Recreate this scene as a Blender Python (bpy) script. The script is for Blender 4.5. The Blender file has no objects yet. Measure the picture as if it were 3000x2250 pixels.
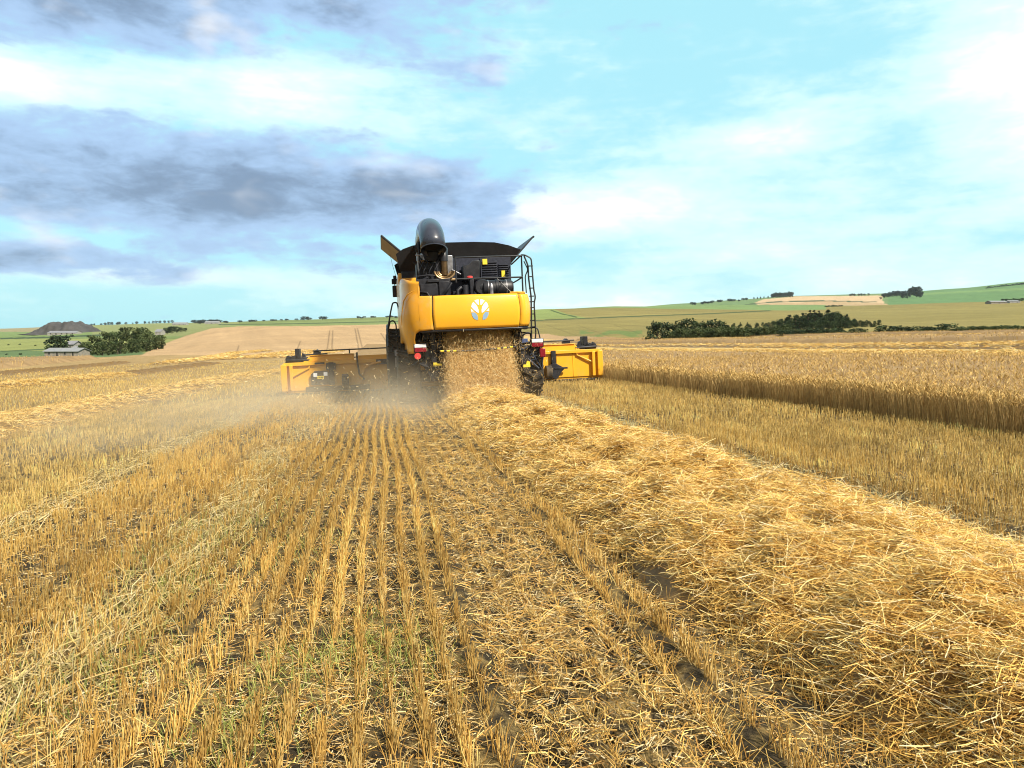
import bpy, bmesh, math
import numpy as np
from mathutils import Vector, Matrix

S = bpy.context.scene
R = math.radians
rng = np.random.default_rng(7)

# ------------------------------------------------------------------ camera, exposure
F = 2224.0                      # focal length in pixels of the 3000 px wide photograph
YAW, PITCH, EYE = R(9.7), math.atan(165 / F), 1.4
cam_data = bpy.data.cameras.new('camera')
cam_data.sensor_width = 36.0
cam_data.lens = 36.0 * F / 3000.0
cam_data.clip_start, cam_data.clip_end = 0.05, 20000
cam = bpy.data.objects.new('camera', cam_data)
S.collection.objects.link(cam)
cam.location = (0, 0, EYE)
cam.rotation_euler = (R(90) - PITCH, 0, -YAW)
S.camera = cam
S.view_settings.view_transform = 'Standard'
S.view_settings.look = 'None'
S.view_settings.exposure = 0.68
S.view_settings.gamma = 1.0
S.cycles.use_denoising = True
S.cycles.filter_width = 1.05
S.cycles.max_bounces = 6
S.cycles.diffuse_bounces = 3
S.cycles.volume_bounces = 1
S.cycles.volume_step_rate = 2.0
S.cycles.volume_max_steps = 64

# ------------------------------------------------------------------ light
SUN_EL, SUN_AZ = R(46), R(142)   # azimuth clockwise from +Y (the driving direction): from the right, a little behind
sun_data = bpy.data.lights.new('sun', 'SUN')
sun_data.energy = 4.6
sun_data.angle = R(3.5)
sun_data.color = (1.0, 0.91, 0.76)
sun = bpy.data.objects.new('sun', sun_data)
S.collection.objects.link(sun)
sd = Vector((math.sin(SUN_AZ) * math.cos(SUN_EL), math.cos(SUN_AZ) * math.cos(SUN_EL), math.sin(SUN_EL)))
sun.rotation_euler = sd.to_track_quat('Z', 'Y').to_euler()


class NT:
    """small node-tree writer: every call returns an output socket"""
    def __init__(s, tree):
        s.t = tree
    def n(s, kind, **kw):
        nd = s.t.nodes.new(kind)
        for k, v in kw.items():
            setattr(nd, k, v)
        return nd
    def put(s, sock, v):
        if isinstance(v, bpy.types.NodeSocket):
            s.t.links.new(v, sock)
        elif isinstance(v, (tuple, list)) and sock.type == 'RGBA' and len(v) == 3:
            sock.default_value = (*v, 1)
        else:
            sock.default_value = v
    def m(s, op, a, b=0.0, c=None, clamp=False):
        nd = s.n('ShaderNodeMath', operation=op, use_clamp=clamp)
        s.put(nd.inputs[0], a); s.put(nd.inputs[1], b)
        if c is not None: s.put(nd.inputs[2], c)
        return nd.outputs[0]
    def mix(s, f, a, b, blend='MIX'):
        nd = s.n('ShaderNodeMix', data_type='RGBA', blend_type=blend)
        s.put(nd.inputs[0], f); s.put(nd.inputs[6], a); s.put(nd.inputs[7], b)
        return nd.outputs[2]
    def noise(s, vec, scale, detail=4, rough=0.55, dist=0.0, col=False):
        nd = s.n('ShaderNodeTexNoise')
        if vec is not None: s.t.links.new(vec, nd.inputs['Vector'])
        nd.inputs['Scale'].default_value = scale
        nd.inputs['Detail'].default_value = detail
        nd.inputs['Roughness'].default_value = rough
        nd.inputs['Distortion'].default_value = dist
        return nd.outputs['Color' if col else 'Fac']
    def ramp(s, f, stops):
        nd = s.n('ShaderNodeValToRGB')
        el = nd.color_ramp.elements
        while len(el) < len(stops): el.new(0.5)
        for e, (p, c) in zip(el, stops):
            e.position = p
            e.color = (c, c, c, 1) if isinstance(c, (int, float)) else (*c, 1)
        s.put(nd.inputs[0], f)
        return nd.outputs[0]
    def mapr(s, v, a, b, c=0.0, d=1.0, smooth=True):
        nd = s.n('ShaderNodeMapRange', interpolation_type='SMOOTHSTEP' if smooth else 'LINEAR')
        for i, x in enumerate((v, a, b, c, d)): s.put(nd.inputs[i], x)
        return nd.outputs[0]


world = bpy.data.worlds.new('World')
S.world = world
world.use_nodes = True
def build_sky():
    t = NT(world.node_tree)
    world.node_tree.nodes.clear()
    out = t.n('ShaderNodeOutputWorld')
    bg = t.n('ShaderNodeBackground')
    bg.inputs['Strength'].default_value = 0.1
    t.t.links.new(bg.outputs[0], out.inputs[0])
    tc = t.n('ShaderNodeTexCoord').outputs['Generated']
    sep = t.n('ShaderNodeSeparateXYZ'); t.t.links.new(tc, sep.inputs[0])
    x, y, z = sep.outputs
    el = t.m('MULTIPLY', t.m('ARCSINE', z), 180 / math.pi)
    az = t.m('MULTIPLY', t.m('ARCTAN2', x, y), 180 / math.pi)       # clockwise from +Y
    zc = t.m('ADD', t.m('MAXIMUM', z, 0.0), 0.20)
    comb = t.n('ShaderNodeCombineXYZ')
    t.put(comb.inputs[0], t.m('DIVIDE', x, zc)); t.put(comb.inputs[1], t.m('MULTIPLY', t.m('DIVIDE', y, zc), 1.0))
    P = comb.outputs[0]
    n0 = t.noise(P, 1.9, 6, 0.5, 0.2)
    bs = t.n('ShaderNodeCombineXYZ')                                  # billow space: rounded heaps, twice as wide as tall
    t.put(bs.inputs[0], t.m('MULTIPLY', az, 0.060)); t.put(bs.inputs[1], t.m('MULTIPLY', el, 0.150)); t.put(bs.inputs[2], t.m('MULTIPLY', n0, 0.5))
    n1 = t.noise(bs.outputs[0], 1.0, 9, 0.56, 0.25)
    n2 = t.noise(bs.outputs[0], 3.1, 8, 0.58, 0.3)
    sh = t.n('ShaderNodeVectorMath', operation='ADD'); t.t.links.new(bs.outputs[0], sh.inputs[0]); sh.inputs[1].default_value = (.10, .16, 0)
    lit = t.m('SUBTRACT', t.noise(bs.outputs[0], 1.0, 4, 0.5, 0.25), t.noise(sh.outputs[0], 1.0, 4, 0.5, 0.25))    # falls off towards the light: a sunlit flank
    ns = t.n('ShaderNodeCombineXYZ')                                  # streak space: long bands along the horizon
    t.put(ns.inputs[0], t.m('MULTIPLY', az, 0.045)); t.put(ns.inputs[1], t.m('MULTIPLY', el, 0.34)); ns.inputs[2].default_value = 3.7
    n3 = t.noise(ns.outputs[0], 1.0, 8, 0.6, 0.4)
    def blobs(lst):
        acc = None
        for a0, e0, wa, we, k in lst:
            da = t.m('DIVIDE', t.m('SUBTRACT', az, a0), wa)
            de = t.m('DIVIDE', t.m('SUBTRACT', el, e0), we)
            q = t.m('ADD', t.m('MULTIPLY', da, da), t.m('MULTIPLY', de, de))
            g = t.m('MULTIPLY', t.m('EXPONENT', t.m('MULTIPLY', q, -1.0)), k)
            acc = g if acc is None else t.m('ADD', acc, g)
        return acc
    dark = blobs(SKY_DARK)
    white = blobs(SKY_WHITE)
    d = t.m('ADD', dark, t.m('MULTIPLY', t.m('SUBTRACT', n1, 0.5), 3.3))
    d = t.m('ADD', d, t.m('MULTIPLY', t.m('SUBTRACT', n3, 0.5), 0.7))
    n4 = t.noise(bs.outputs[0], 8.5, 7, 0.6, 0.5)
    d = t.m('ADD', d, t.m('MULTIPLY', t.m('SUBTRACT', n2, 0.5), 2.1))
    d = t.m('ADD', d, t.m('MULTIPLY', t.m('SUBTRACT', n4, 0.5), 0.9))
    w = t.m('ADD', white, t.m('MULTIPLY', t.m('SUBTRACT', n3, 0.5), 1.3))
    w = t.m('ADD', w, t.m('MULTIPLY', t.m('SUBTRACT', n1, 0.5), -1.3))
    w = t.m('ADD', w, t.m('MULTIPLY', t.m('SUBTRACT', n2, 0.5), 0.9))
    w = t.m('ADD', w, t.m('MULTIPLY', t.m('SUBTRACT', n4, 0.5), 0.5))
    sky = t.n('ShaderNodeTexSky', sky_type='NISHITA')
    sky.sun_disc = False
    sky.sun_elevation, sky.sun_rotation = SUN_EL, SUN_AZ
    base = t.mix(0.12, SKY_BASE, sky.outputs[0])
    # towards the back of the sky (never in this view) grey cloud is added to dim and neutralise the skylight
    c = t.mix(t.mapr(w, 0.05, 0.75), base, SKY_PALE)
    c = t.mix(t.mapr(w, 0.65, 1.25), c, SKY_BRIGHT)
    c = t.mix(t.mapr(d, 0.05, 0.75), c, SKY_BLUE)
    c = t.mix(t.mapr(d, 0.60, 1.80), c, SKY_GREY)
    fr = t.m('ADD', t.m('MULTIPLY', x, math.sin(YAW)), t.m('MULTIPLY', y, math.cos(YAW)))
    glow = t.m('MULTIPLY', t.mapr(lit, .03, .20), t.mapr(d, -.3, .35))
    c = t.mix(t.m('MULTIPLY', glow, .6), c, SKY_BRIGHT)
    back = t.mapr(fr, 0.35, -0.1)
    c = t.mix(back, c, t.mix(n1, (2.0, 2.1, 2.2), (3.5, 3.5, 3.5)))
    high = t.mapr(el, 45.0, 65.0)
    c = t.mix(high, c, t.mix(n1, (2.1, 2.2, 2.3), (3.6, 3.6, 3.6)))  # unseen zenith greyed likewise, for stronger sun contrast
    low = t.mapr(el, -1.0, -6.0)
    c = t.mix(low, c, (2.2, 1.7, 1.0))
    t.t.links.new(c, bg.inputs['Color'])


# sky fields: (azimuth, elevation, half-width, half-height, amount) in degrees
SKY_DARK = [(-17, 9.3, 15, 3.8, 1.05), (-5, 9.4, 13, 3.2, .85), (6, 11.0, 8, 3.4, .62), (-24, 24.5, 18, 5.2, 1.15), (-5, 24.0, 17, 5.0, .95), (4, 17.0, 9, 2.8, .5), (-22, 4.2, 9, .9, .6),
            (-22, 11.5, 14, 3, .25), (-25, 19.5, 8, 2.5, .3), (-9, 16.2, 13, 1.7, -.9), (-24, 15.0, 7, 1.6, -.9), (32, 14, 20, 30, -.9), (0, 2, 60, 1.6, -.5), (-18, 6.2, 12, .7, -.3)]
SKY_WHITE = [(-10, 16.2, 14, 2.0, .95), (-24, 15.0, 7, 1.8, .95), (46, 15, 8, 6, 1.2), (44, 26, 8, 8, .25), (11, 8.3, 8, 1.6, .8), (18, 9, 10, 2.4, .6), (27, 13.0, 5, 1.4, .6),
             (10, 3, 60, 2.5, .30), (22, 22, 27, 12, .22), (28, 5.6, 5, 1.1, .35), (-14, 3.6, 12, .7, .55), (22, 1.0, 24, 2.0, .55), (34, 8, 12, 8, .35)]
SKY_BASE, SKY_PALE, SKY_BRIGHT = (2.9, 5.8, 6.5), (4.9, 6.7, 6.8), (7.0, 7.0, 7.1)
SKY_BLUE, SKY_GREY = (2.85, 4.15, 6.0), (1.5, 2.2, 3.25)
build_sky()

# ------------------------------------------------------------------ helpers
COL = S.collection
def mat(name, color=None, rough=0.7, metallic=0.0, spec=0.4, coat=0.0):
    m = bpy.data.materials.new(name)
    m.use_nodes = True
    b = m.node_tree.nodes['Principled BSDF']
    if color is not None: b.inputs['Base Color'].default_value = (*color, 1)
    b.inputs['Roughness'].default_value = rough
    b.inputs['Metallic'].default_value = metallic
    b.inputs['Specular IOR Level'].default_value = spec
    b.inputs['Coat Weight'].default_value = coat
    return m

def varied(name, c0, c1, scale, rough=0.7, detail=5, bump=0.0, bscale=None, attr=None, coat=0.0, spec=0.4, metallic=0.0, rvar=0.0, dust=None):
    """two-tone noise material; with attr the colour attribute of that name is multiplied in"""
    m = mat(name, None, rough, metallic, spec, coat)
    t = NT(m.node_tree)
    b = m.node_tree.nodes['Principled BSDF']
    tc = t.n('ShaderNodeTexCoord').outputs['Object']
    f = t.noise(tc, scale, detail)
    c = t.mix(t.mapr(f, 0.3, 0.7), c0, c1)
    if dust:
        g = t.noise(tc, 3.0, 6, 0.65)
        c = t.mix(t.mapr(g, dust[1], dust[1] + .3, 0, dust[2]), c, dust[0])
    if attr:
        a = t.n('ShaderNodeAttribute', attribute_name=attr).outputs['Color']
        c = t.mix(1.0, a, c, 'MULTIPLY')
    t.put(b.inputs['Base Color'], c)
    if rvar:
        t.put(b.inputs['Roughness'], t.mapr(f, 0.2, 0.8, rough - rvar, rough + rvar))
    if bump:
        bp = t.n('ShaderNodeBump'); bp.inputs['Distance'].default_value = bump
        t.put(bp.inputs['Height'], t.noise(tc, bscale or scale * 4, 6, 0.65))
        t.t.links.new(bp.outputs[0], b.inputs['Normal'])
    return m

def attr_mat(name, rough=0.65, spec=0.25, trans=0.0):
    m = mat(name, None, rough, 0, spec)
    t = NT(m.node_tree)
    b = m.node_tree.nodes['Principled BSDF']
    a = t.n('ShaderNodeAttribute', attribute_name='Col').outputs['Color']
    t.put(b.inputs['Base Color'], a)
    if trans:
        tr = t.n('ShaderNodeBsdfTranslucent'); t.put(tr.inputs['Color'], a)
        mx = t.n('ShaderNodeMixShader'); mx.inputs[0].default_value = trans
        t.t.links.new(b.outputs[0], mx.inputs[1]); t.t.links.new(tr.outputs[0], mx.inputs[2])
        o = [n for n in m.node_tree.nodes if n.type == 'OUTPUT_MATERIAL'][0]
        t.t.links.new(mx.outputs[0], o.inputs['Surface'])
    return m

def tag(o, label=None, cat=None, group=None, kind=None):
    if label: o['label'] = label
    if cat: o['category'] = cat
    if group: o['group'] = group
    if kind: o['kind'] = kind
    return o

def empty(name, loc, rz=0.0):
    o = bpy.data.objects.new(name, None)
    COL.objects.link(o)
    o.location = loc; o.rotation_euler = (0, 0, rz)
    o.empty_display_size = 0.2
    return o

def np_mesh(name, V, Q, colors=None, material=None, parent=None, smooth=False):
    """one mesh object from numpy arrays; Q is (M,4) or (M,3)"""
    me = bpy.data.meshes.new(name)
    V = np.ascontiguousarray(V, np.float32); Q = np.ascontiguousarray(Q, np.int32)
    k = Q.shape[1]
    me.vertices.add(len(V)); me.vertices.foreach_set('co', V.ravel())
    me.loops.add(Q.size); me.loops.foreach_set('vertex_index', Q.ravel())
    me.polygons.add(len(Q)); me.polygons.foreach_set('loop_start', np.arange(0, Q.size, k, dtype=np.int32))
    if smooth: me.polygons.foreach_set('use_smooth', np.ones(len(Q), bool))
    me.update(calc_edges=True)
    if colors is not None:
        a = me.color_attributes.new('Col', 'FLOAT_COLOR', 'POINT')
        c = np.ones((len(V), 4), np.float32); c[:, :3] = colors
        a.data.foreach_set('color', c.ravel())
    if material: me.materials.append(material)
    o = bpy.data.objects.new(name, me)
    COL.objects.link(o)
    if parent: o.parent = parent
    return o

def strips(pts, width, side, col):
    """flat ribbons: pts (N,K,3), width (N,) or (N,K), side (N,3) unit, col (N,3) -> V, Q, C"""
    N, K, _ = pts.shape
    w = width if width.ndim == 2 else np.repeat(width[:, None], K, 1)
    off = side[:, None, :] * w[:, :, None] * 0.5
    V = np.stack([pts - off, pts + off], 2).reshape(-1, 3)
    i = (np.arange(N)[:, None] * K + np.arange(K - 1)[None]).ravel() * 2
    Q = np.stack([i, i + 1, i + 3, i + 2], 1)
    return V, Q, np.repeat(col, K * 2, 0)

def prisms(pts, rad, col, sides=3):
    """thin tubes along mostly vertical paths"""
    N, K, _ = pts.shape
    ph = rng.uniform(0, 6.28, N)[:, None] + np.arange(sides)[None] * 2 * np.pi / sides
    ring = np.stack([np.cos(ph), np.sin(ph), np.zeros_like(ph)], -1)
    r = rad if rad.ndim == 2 else np.repeat(rad[:, None], K, 1)
    V = (pts[:, :, None, :] + ring[:, None] * r[:, :, None, None]).reshape(-1, 3)
    base = (np.arange(N)[:, None] * K + np.arange(K - 1)[None]).ravel() * sides
    Q = []
    for s in range(sides):
        s2 = (s + 1) % sides
        Q.append(np.stack([base + s, base + s2, base + sides + s2, base + sides + s], 1))
    return V, np.concatenate(Q), np.repeat(col, K * sides, 0)

def merge(parts):
    V, Q, C, n = [], [], [], 0
    for v, q, c in parts:
        V.append(v); Q.append(q + n); C.append(c); n += len(v)
    return np.concatenate(V), np.concatenate(Q), np.concatenate(C)

def hashn(i, j, seed):
    h = (i.astype(np.int64) * 374761393 + j.astype(np.int64) * 668265263 + seed * 974634777) & 0xFFFFFFFF
    h = ((h ^ (h >> 13)) * 1274126177) & 0xFFFFFFFF
    return ((h ^ (h >> 16)) & 0xFFFFFF) / float(0xFFFFFF)

def vnoise(x, y, seed=0):
    x = np.asarray(x, float); y = np.asarray(y, float)
    i, j = np.floor(x), np.floor(y)
    u, v = x - i, y - j
    u = u * u * (3 - 2 * u); v = v * v * (3 - 2 * v)
    a, b = hashn(i, j, seed), hashn(i + 1, j, seed)
    c, d = hashn(i, j + 1, seed), hashn(i + 1, j + 1, seed)
    return (a * (1 - u) + b * u) * (1 - v) + (c * (1 - u) + d * u) * v

def fbm(x, y, seed=0, oct=4):
    s, a, t = 0, 1.0, 0
    for k in range(oct):
        s = s + a * vnoise(x * 2 ** k, y * 2 ** k, seed + k); t += a; a *= 0.5
    return s / t

def sstep(x, a, b):
    t = np.clip((x - a) / (b - a), 0, 1)
    return t * t * (3 - 2 * t)

# ------------------------------------------------------------------ survey: from the photograph's pixels to the ground
cf = np.array([math.sin(YAW) * math.cos(PITCH), math.cos(YAW) * math.cos(PITCH), -math.sin(PITCH)])
cr = np.array([math.cos(YAW), -math.sin(YAW), 0.0])
cu = np.cross(cr, cf)
def pixel_ray(px, py):
    return cf + cr * (px - 1500) / F - cu * (py - 1125) / F
def to_pixel(P):
    d = np.asarray(P, float) - np.array([0, 0, EYE])
    z = d @ cf
    z = np.where(np.abs(z) < 1e-6, 1e-6, z)
    return 1500 + F * (d @ cr) / z, 1125 - F * (d @ cu) / z, z

FX = np.array([[-400, -.9], [-60, -.55], [-34, -.5], [-28.7, -.49], [-18.4, -.45], [-13, -.40], [-8, -.30], [-4, -.16], [0, 0], [7.4, .296], [400, 16]])
def z_field(X, Y):
    return np.interp(X, FX[:, 0], FX[:, 1]) - 0.0265 * np.clip(Y, -60, 400)

# far relief: per bearing (photo column) a list of (distance, photo row) read off the ridges
RELIEF = {
    -500: [(100, 1050), (150, 1056), (220, 1044), (400, 1020), (800, 995), (1500, 976), (3000, 965), (6000, 963)],
    0: [(100, 1050), (150, 1056), (220, 1044), (400, 1020), (800, 995), (1500, 976), (3000, 963), (6000, 961)],
    300: [(105, 1042), (150, 1046), (220, 1040), (400, 1008), (800, 980), (1500, 962), (3000, 952), (6000, 951)],
    480: [(110, 1030), (170, 1036), (260, 1015), (420, 1000), (700, 975), (1200, 958), (3000, 947), (6000, 948)],
    650: [(120, 1028), (200, 1018), (350, 985), (500, 957), (900, 955), (1500, 948), (3000, 944), (6000, 946)],
    830: [(130, 1022), (200, 1008), (350, 970), (480, 950), (700, 949), (2000, 940), (3000, 938), (6000, 940)],
    1119: [(140, 1018), (220, 995), (350, 965), (480, 946), (700, 943), (1500, 933), (3000, 930), (6000, 935)],
    1400: [(150, 1012), (240, 1000), (320, 985), (500, 940), (700, 920), (1500, 922), (3000, 925), (6000, 930)],
    1600: [(160, 1006), (240, 1002), (300, 990), (500, 938), (700, 905), (1000, 915), (3000, 915), (6000, 920)],
    1800: [(160, 1002), (220, 997), (320, 965), (520, 925), (760, 897), (1100, 905), (3000, 910), (6000, 915)],
    2000: [(130, 997), (200, 990), (350, 950), (600, 915), (800, 897), (1200, 905), (1800, 893), (6000, 905)],
    2150: [(120, 993), (180, 988), (330, 950), (600, 915), (800, 899), (1100, 900), (1800, 881), (6000, 900)],
    2300: [(112, 989), (165, 985), (310, 950), (600, 915), (780, 903), (1100, 892), (1800, 871), (6000, 890)],
    2600: [(92, 984), (150, 978), (300, 945), (550, 912), (720, 895), (1000, 888), (1600, 867), (6000, 885)],
    2800: [(82, 982), (140, 975), (270, 945), (520, 908), (680, 890), (1000, 880), (1600, 853), (6000, 875)],
    3000: [(74, 980), (120, 972), (250, 942), (500, 905), (660, 886), (1000, 868), (1600, 834), (6000, 860)],
    3600: [(70, 975), (110, 965), (230, 930), (500, 890), (660, 865), (1000, 840), (1600, 800), (6000, 840)],
}
LR = np.linspace(math.log(20), math.log(6500), 160)
_cols = sorted(RELIEF)
_az = np.array([math.atan((c - 1500) / F) for c in _cols])
def _relief_table():
    T = []
    for c, a in zip(_cols, _az):
        pts = []
        for D in (15, 25, 40, 55):
            r = D / math.cos(a)
            X, Y = r * math.sin(a + YAW), r * math.cos(a + YAW)
            pts.append((math.log(r), float(z_field(X, Y))))
        for D, row in RELIEF[c]:
            d = pixel_ray(c, row)
            h = math.hypot(d[0], d[1])
            r = D / math.cos(a)
            pts.append((math.log(r), EYE + d[2] / h * r))
        pts = np.array(pts)
        z = np.interp(LR, pts[:, 0], pts[:, 1])
        # ease the corners, scaled so the curve still passes the ridges
        T.append(z)
    return np.array(T)
_T = _relief_table()
def z_far(X, Y):
    r = np.hypot(X, Y); a = np.arctan2(X, Y) - YAW
    a = np.clip(a, _az[0], _az[-1])
    fi = np.interp(a, _az, np.arange(len(_az)))
    i0 = np.clip(np.floor(fi).astype(int), 0, len(_az) - 2); u = fi - i0
    u = u * u * (3 - 2 * u) * .5 + u * .5
    fj = (np.log(np.maximum(r, 1e-3)) - LR[0]) / (LR[1] - LR[0])
    fj = np.clip(fj, 0, len(LR) - 1.001)
    j0 = np.floor(fj).astype(int); v = fj - j0
    z0 = _T[i0, j0] * (1 - v) + _T[i0, j0 + 1] * v
    z1 = _T[i0 + 1, j0] * (1 - v) + _T[i0 + 1, j0 + 1] * v
    return z0 * (1 - u) + z1 * u
def gz(X, Y):
    X = np.asarray(X, float); Y = np.asarray(Y, float)
    r = np.hypot(X, Y)
    w = sstep(r, 30, 75)
    return z_field(X, Y) * (1 - w) + z_far(X, Y) * w

def ground_at(px, py, lift=0.0, far=4000):
    """first point where the sight line of a photo pixel meets the ground"""
    d = pixel_ray(px, py); h = math.hypot(d[0], d[1]); d = d / h
    t = np.exp(np.linspace(math.log(2), math.log(far), 4000))
    g = gz(d[0] * t, d[1] * t) + lift - (EYE + d[2] * t)
    k = np.argmax(g > 0)
    tt = t[k] if g[k] > 0 else t[-1]
    return np.array([d[0] * tt, d[1] * tt, float(gz(d[0] * tt, d[1] * tt))])
def at_dist(px, D):
    """point on the ground along a photo column at forward distance D"""
    a = math.atan((px - 1500) / F); r = D / math.cos(a)
    X, Y = r * math.sin(a + YAW), r * math.cos(a + YAW)
    return np.array([X, Y, float(gz(X, Y))])

# ------------------------------------------------------------------ the ground
CROP_X0, CROP_X1 = 7.4, 17.5          # standing strip beside the machine
HEAD_Y = 25.4                          # cutting front
HEAD_X0 = -3.15
CUT2 = (17.5, 36.0)
CROP2 = (36.0, 47.0)
CUT3 = (47.0, 59.0)
CROP3 = (59.0, 70.0)
LEFT_CROP = -34.0
SW_X = 2.3                            # the fresh swath
SWATHS_LEFT = (-8.1, -18.4, -28.7)

def in_poly(px, py, poly):
    inside = np.zeros(px.shape, bool)
    n = len(poly)
    for i in range(n):
        x0, y0 = poly[i]; x1, y1 = poly[(i + 1) % n]
        c = ((y0 > py) != (y1 > py)) & (px < (x1 - x0) * (py - y0) / (y1 - y0 + 1e-9) + x0)
        inside ^= c
    return inside

def near_line(px, py, line, w):
    line = np.array(line, float)
    y = np.interp(px, line[:, 0], line[:, 1], left=-9999, right=-9999)
    return np.abs(py - y) < w

def ground_color(X, Y, r, px, py, z):
    """albedo of the land: soil and stubble near by, the farm's fields farther off"""
    n = len(X)
    C = np.empty((n, 3)); C[:] = (.30, .21, .095)
    nz = fbm(X * .5, Y * .5, 3)
    near = sstep(r, 40, 14)
    soil = np.array([.050, .039, .024]); lit = np.array([.25, .175, .068])
    f = np.clip((fbm(X * 17, Y * 17, 11, 3) - .42) * 3.4, 0, 1)
    nearc = soil * (1 - f[:, None]) + lit * f[:, None]
    C = C * (.85 + .3 * nz[:, None])
    C = C * (1 - near[:, None]) + nearc * near[:, None]
    far = r > 60
    green = np.array([.15, .185, .062]); olive = np.array([.205, .172, .058]); wheat = np.array([.40, .27, .145])
    # --- left: the valley
    m = far & (px < 1300) & (py < 1049) & (r > 112)
    C[m] = green
    m2 = m & (py < 1027) & (py > 993); C[m2] = (.215, .235, .075)
    m2 = m & (py < 990) & (py > 972); C[m2] = (.15, .205, .068)
    m2 = m & (py < 972) & (px < 160); C[m2] = (.25, .21, .11)
    m2 = m & (py > 1028) & (px < 420); C[m2] = (.10, .15, .06)
    m2 = m & (px > 270) & (px < 700) & (py < 985); C[m2] = (.20, .22, .085)
    m2 = m & near_line(px, py, [(0, 992), (150, 988), (300, 982)], 2.2); C[m2] = (.045, .07, .03)
    m2 = m & near_line(px, py, [(0, 1030), (150, 1022), (200, 1022)], 1.6); C[m2] = (.06, .09, .035)
    wf = [(400, 1052), (425, 1034), (470, 1012), (540, 985), (620, 962), (700, 956), (900, 955), (1300, 947), (1300, 1052)]
    m2 = far & in_poly(px, py, wf) & (r > 105); C[m2] = wheat
    m2 = m & ~in_poly(px, py, wf) & (px > 640) & (r < 900); C[m2] = (.18, .22, .08)
    m2 = m & near_line(px, py, [(640, 951), (830, 949), (1120, 943), (1300, 940)], 1.4) ; C[m2] = (.07, .10, .04)
    # --- right: the big field behind the hedges
    m = far & (px >= 1300) & (py < np.interp(px, [1300, 1600, 2000, 2300, 2600, 3000, 3600], [1010, 1004, 996.5, 989, 984, 979.5, 975]))
    band = fbm(X * .004 + Y * .02, Y * .012, 21, 4)
    C[m] = olive * (.8 + .4 * band[m][:, None])
    st = ((X * .92 + Y * .12) % 26.0)
    C[m] *= (1 - .16 * np.exp(-((st[m] - 13) / 1.1) ** 2))[:, None]
    m2 = m & (py > 968) & (py < 992) & (px > 1700) & (px < 1880) & (fbm(px * .02, py * .12, 9) > .52); C[m2] = (.13, .17, .05)
    m2 = m & in_poly(px, py, [(1400, 900), (1610, 900), (1660, 920), (1720, 931), (1400, 942)]); C[m2] = (.19, .235, .075)
    m2 = m & near_line(px, py, [(1400, 942), (1570, 939), (1800, 929), (2080, 919), (2260, 910)], 1.5); C[m2] = (.06, .08, .03)
    m2 = m & near_line(px, py, [(1612, 908), (1640, 918), (1690, 929)], 1.6); C[m2] = (.06, .09, .03)
    for s in (-60, 40, 130, 240):
        m2 = m & near_line(px, py, [(1560 + s, 952), (1640 + s, 980), (1700 + s, 1006)], 1.2) & (py > 945); C[m2] *= .82
    # --- far hills on the right
    m3 = m & (r > 850)
    C[m3] = (.135, .20, .085)
    m2 = m3 & in_poly(px, py, [(2060, 896), (2240, 876), (2250, 893), (2200, 899)]); C[m2] = (.13, .20, .085)
    m2 = m3 & in_poly(px, py, [(2235, 877), (2330, 868), (2585, 866), (2590, 895), (2280, 895), (2200, 892)]); C[m2] = (.46, .335, .205)
    m2 = m3 & in_poly(px, py, [(2220, 892), (2420, 882), (2580, 888), (2640, 895), (2300, 896)]); C[m2] = (.37, .265, .15)
    m2 = m3 & near_line(px, py, [(2180, 893), (2260, 885), (2400, 881), (2570, 885)], 1.3); C[m2] = (.06, .09, .045)
    m2 = m & (r > 700) & (py > 893) & (px < 2420); C[m2] = (.15, .22, .08)
    m2 = m3 & (px > 2600); C[m2] = (.105, .19, .078)
    m2 = m3 & near_line(px, py, [(2690, 862), (2900, 851), (3100, 842)], 3.0); C[m2] = (.15, .24, .09)
    # mottling everywhere
    fm = far
    C[fm] *= (.74 + .32 * fbm(X[fm] * .06, Y[fm] * .06, 31, 4) + .22 * fbm(X[fm] * .3 + Y[fm] * .05, Y[fm] * .012, 37, 3))[:, None]
    # tramlines in the far wheat
    for a, b in (((700, 1012), (692, 1036)), ((966, 968), (958, 1030)), ((975, 968), (972, 1030)), ((1040, 962), (1052, 1030)), ((1047, 962), (1064, 1030)), ((880, 1000), (868, 1030)), ((1115, 975), (1135, 1005))):
        t = (py - a[1]) / (b[1] - a[1])
        xx = a[0] + t * (b[0] - a[0])
        m2 = far & (t > 0) & (t < 1) & (r > 105)
        C[m2] *= (1 - .45 * np.exp(-((px - xx)[m2] / 2.2) ** 2))[:, None]
    # cut strips on the right keep stubble, crop strips are browner
    xf = (r > 45)
    for lo, hi in (CROP2, CROP3):
        m2 = xf & (X > lo) & (X < hi) & (py > 978); C[m2] = (.36, .24, .125)
    for lo, hi in (CUT2, CUT3):
        m2 = xf & (X > lo) & (X < hi) & (py > 978); C[m2] = (.47, .335, .135)
    return C

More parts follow.
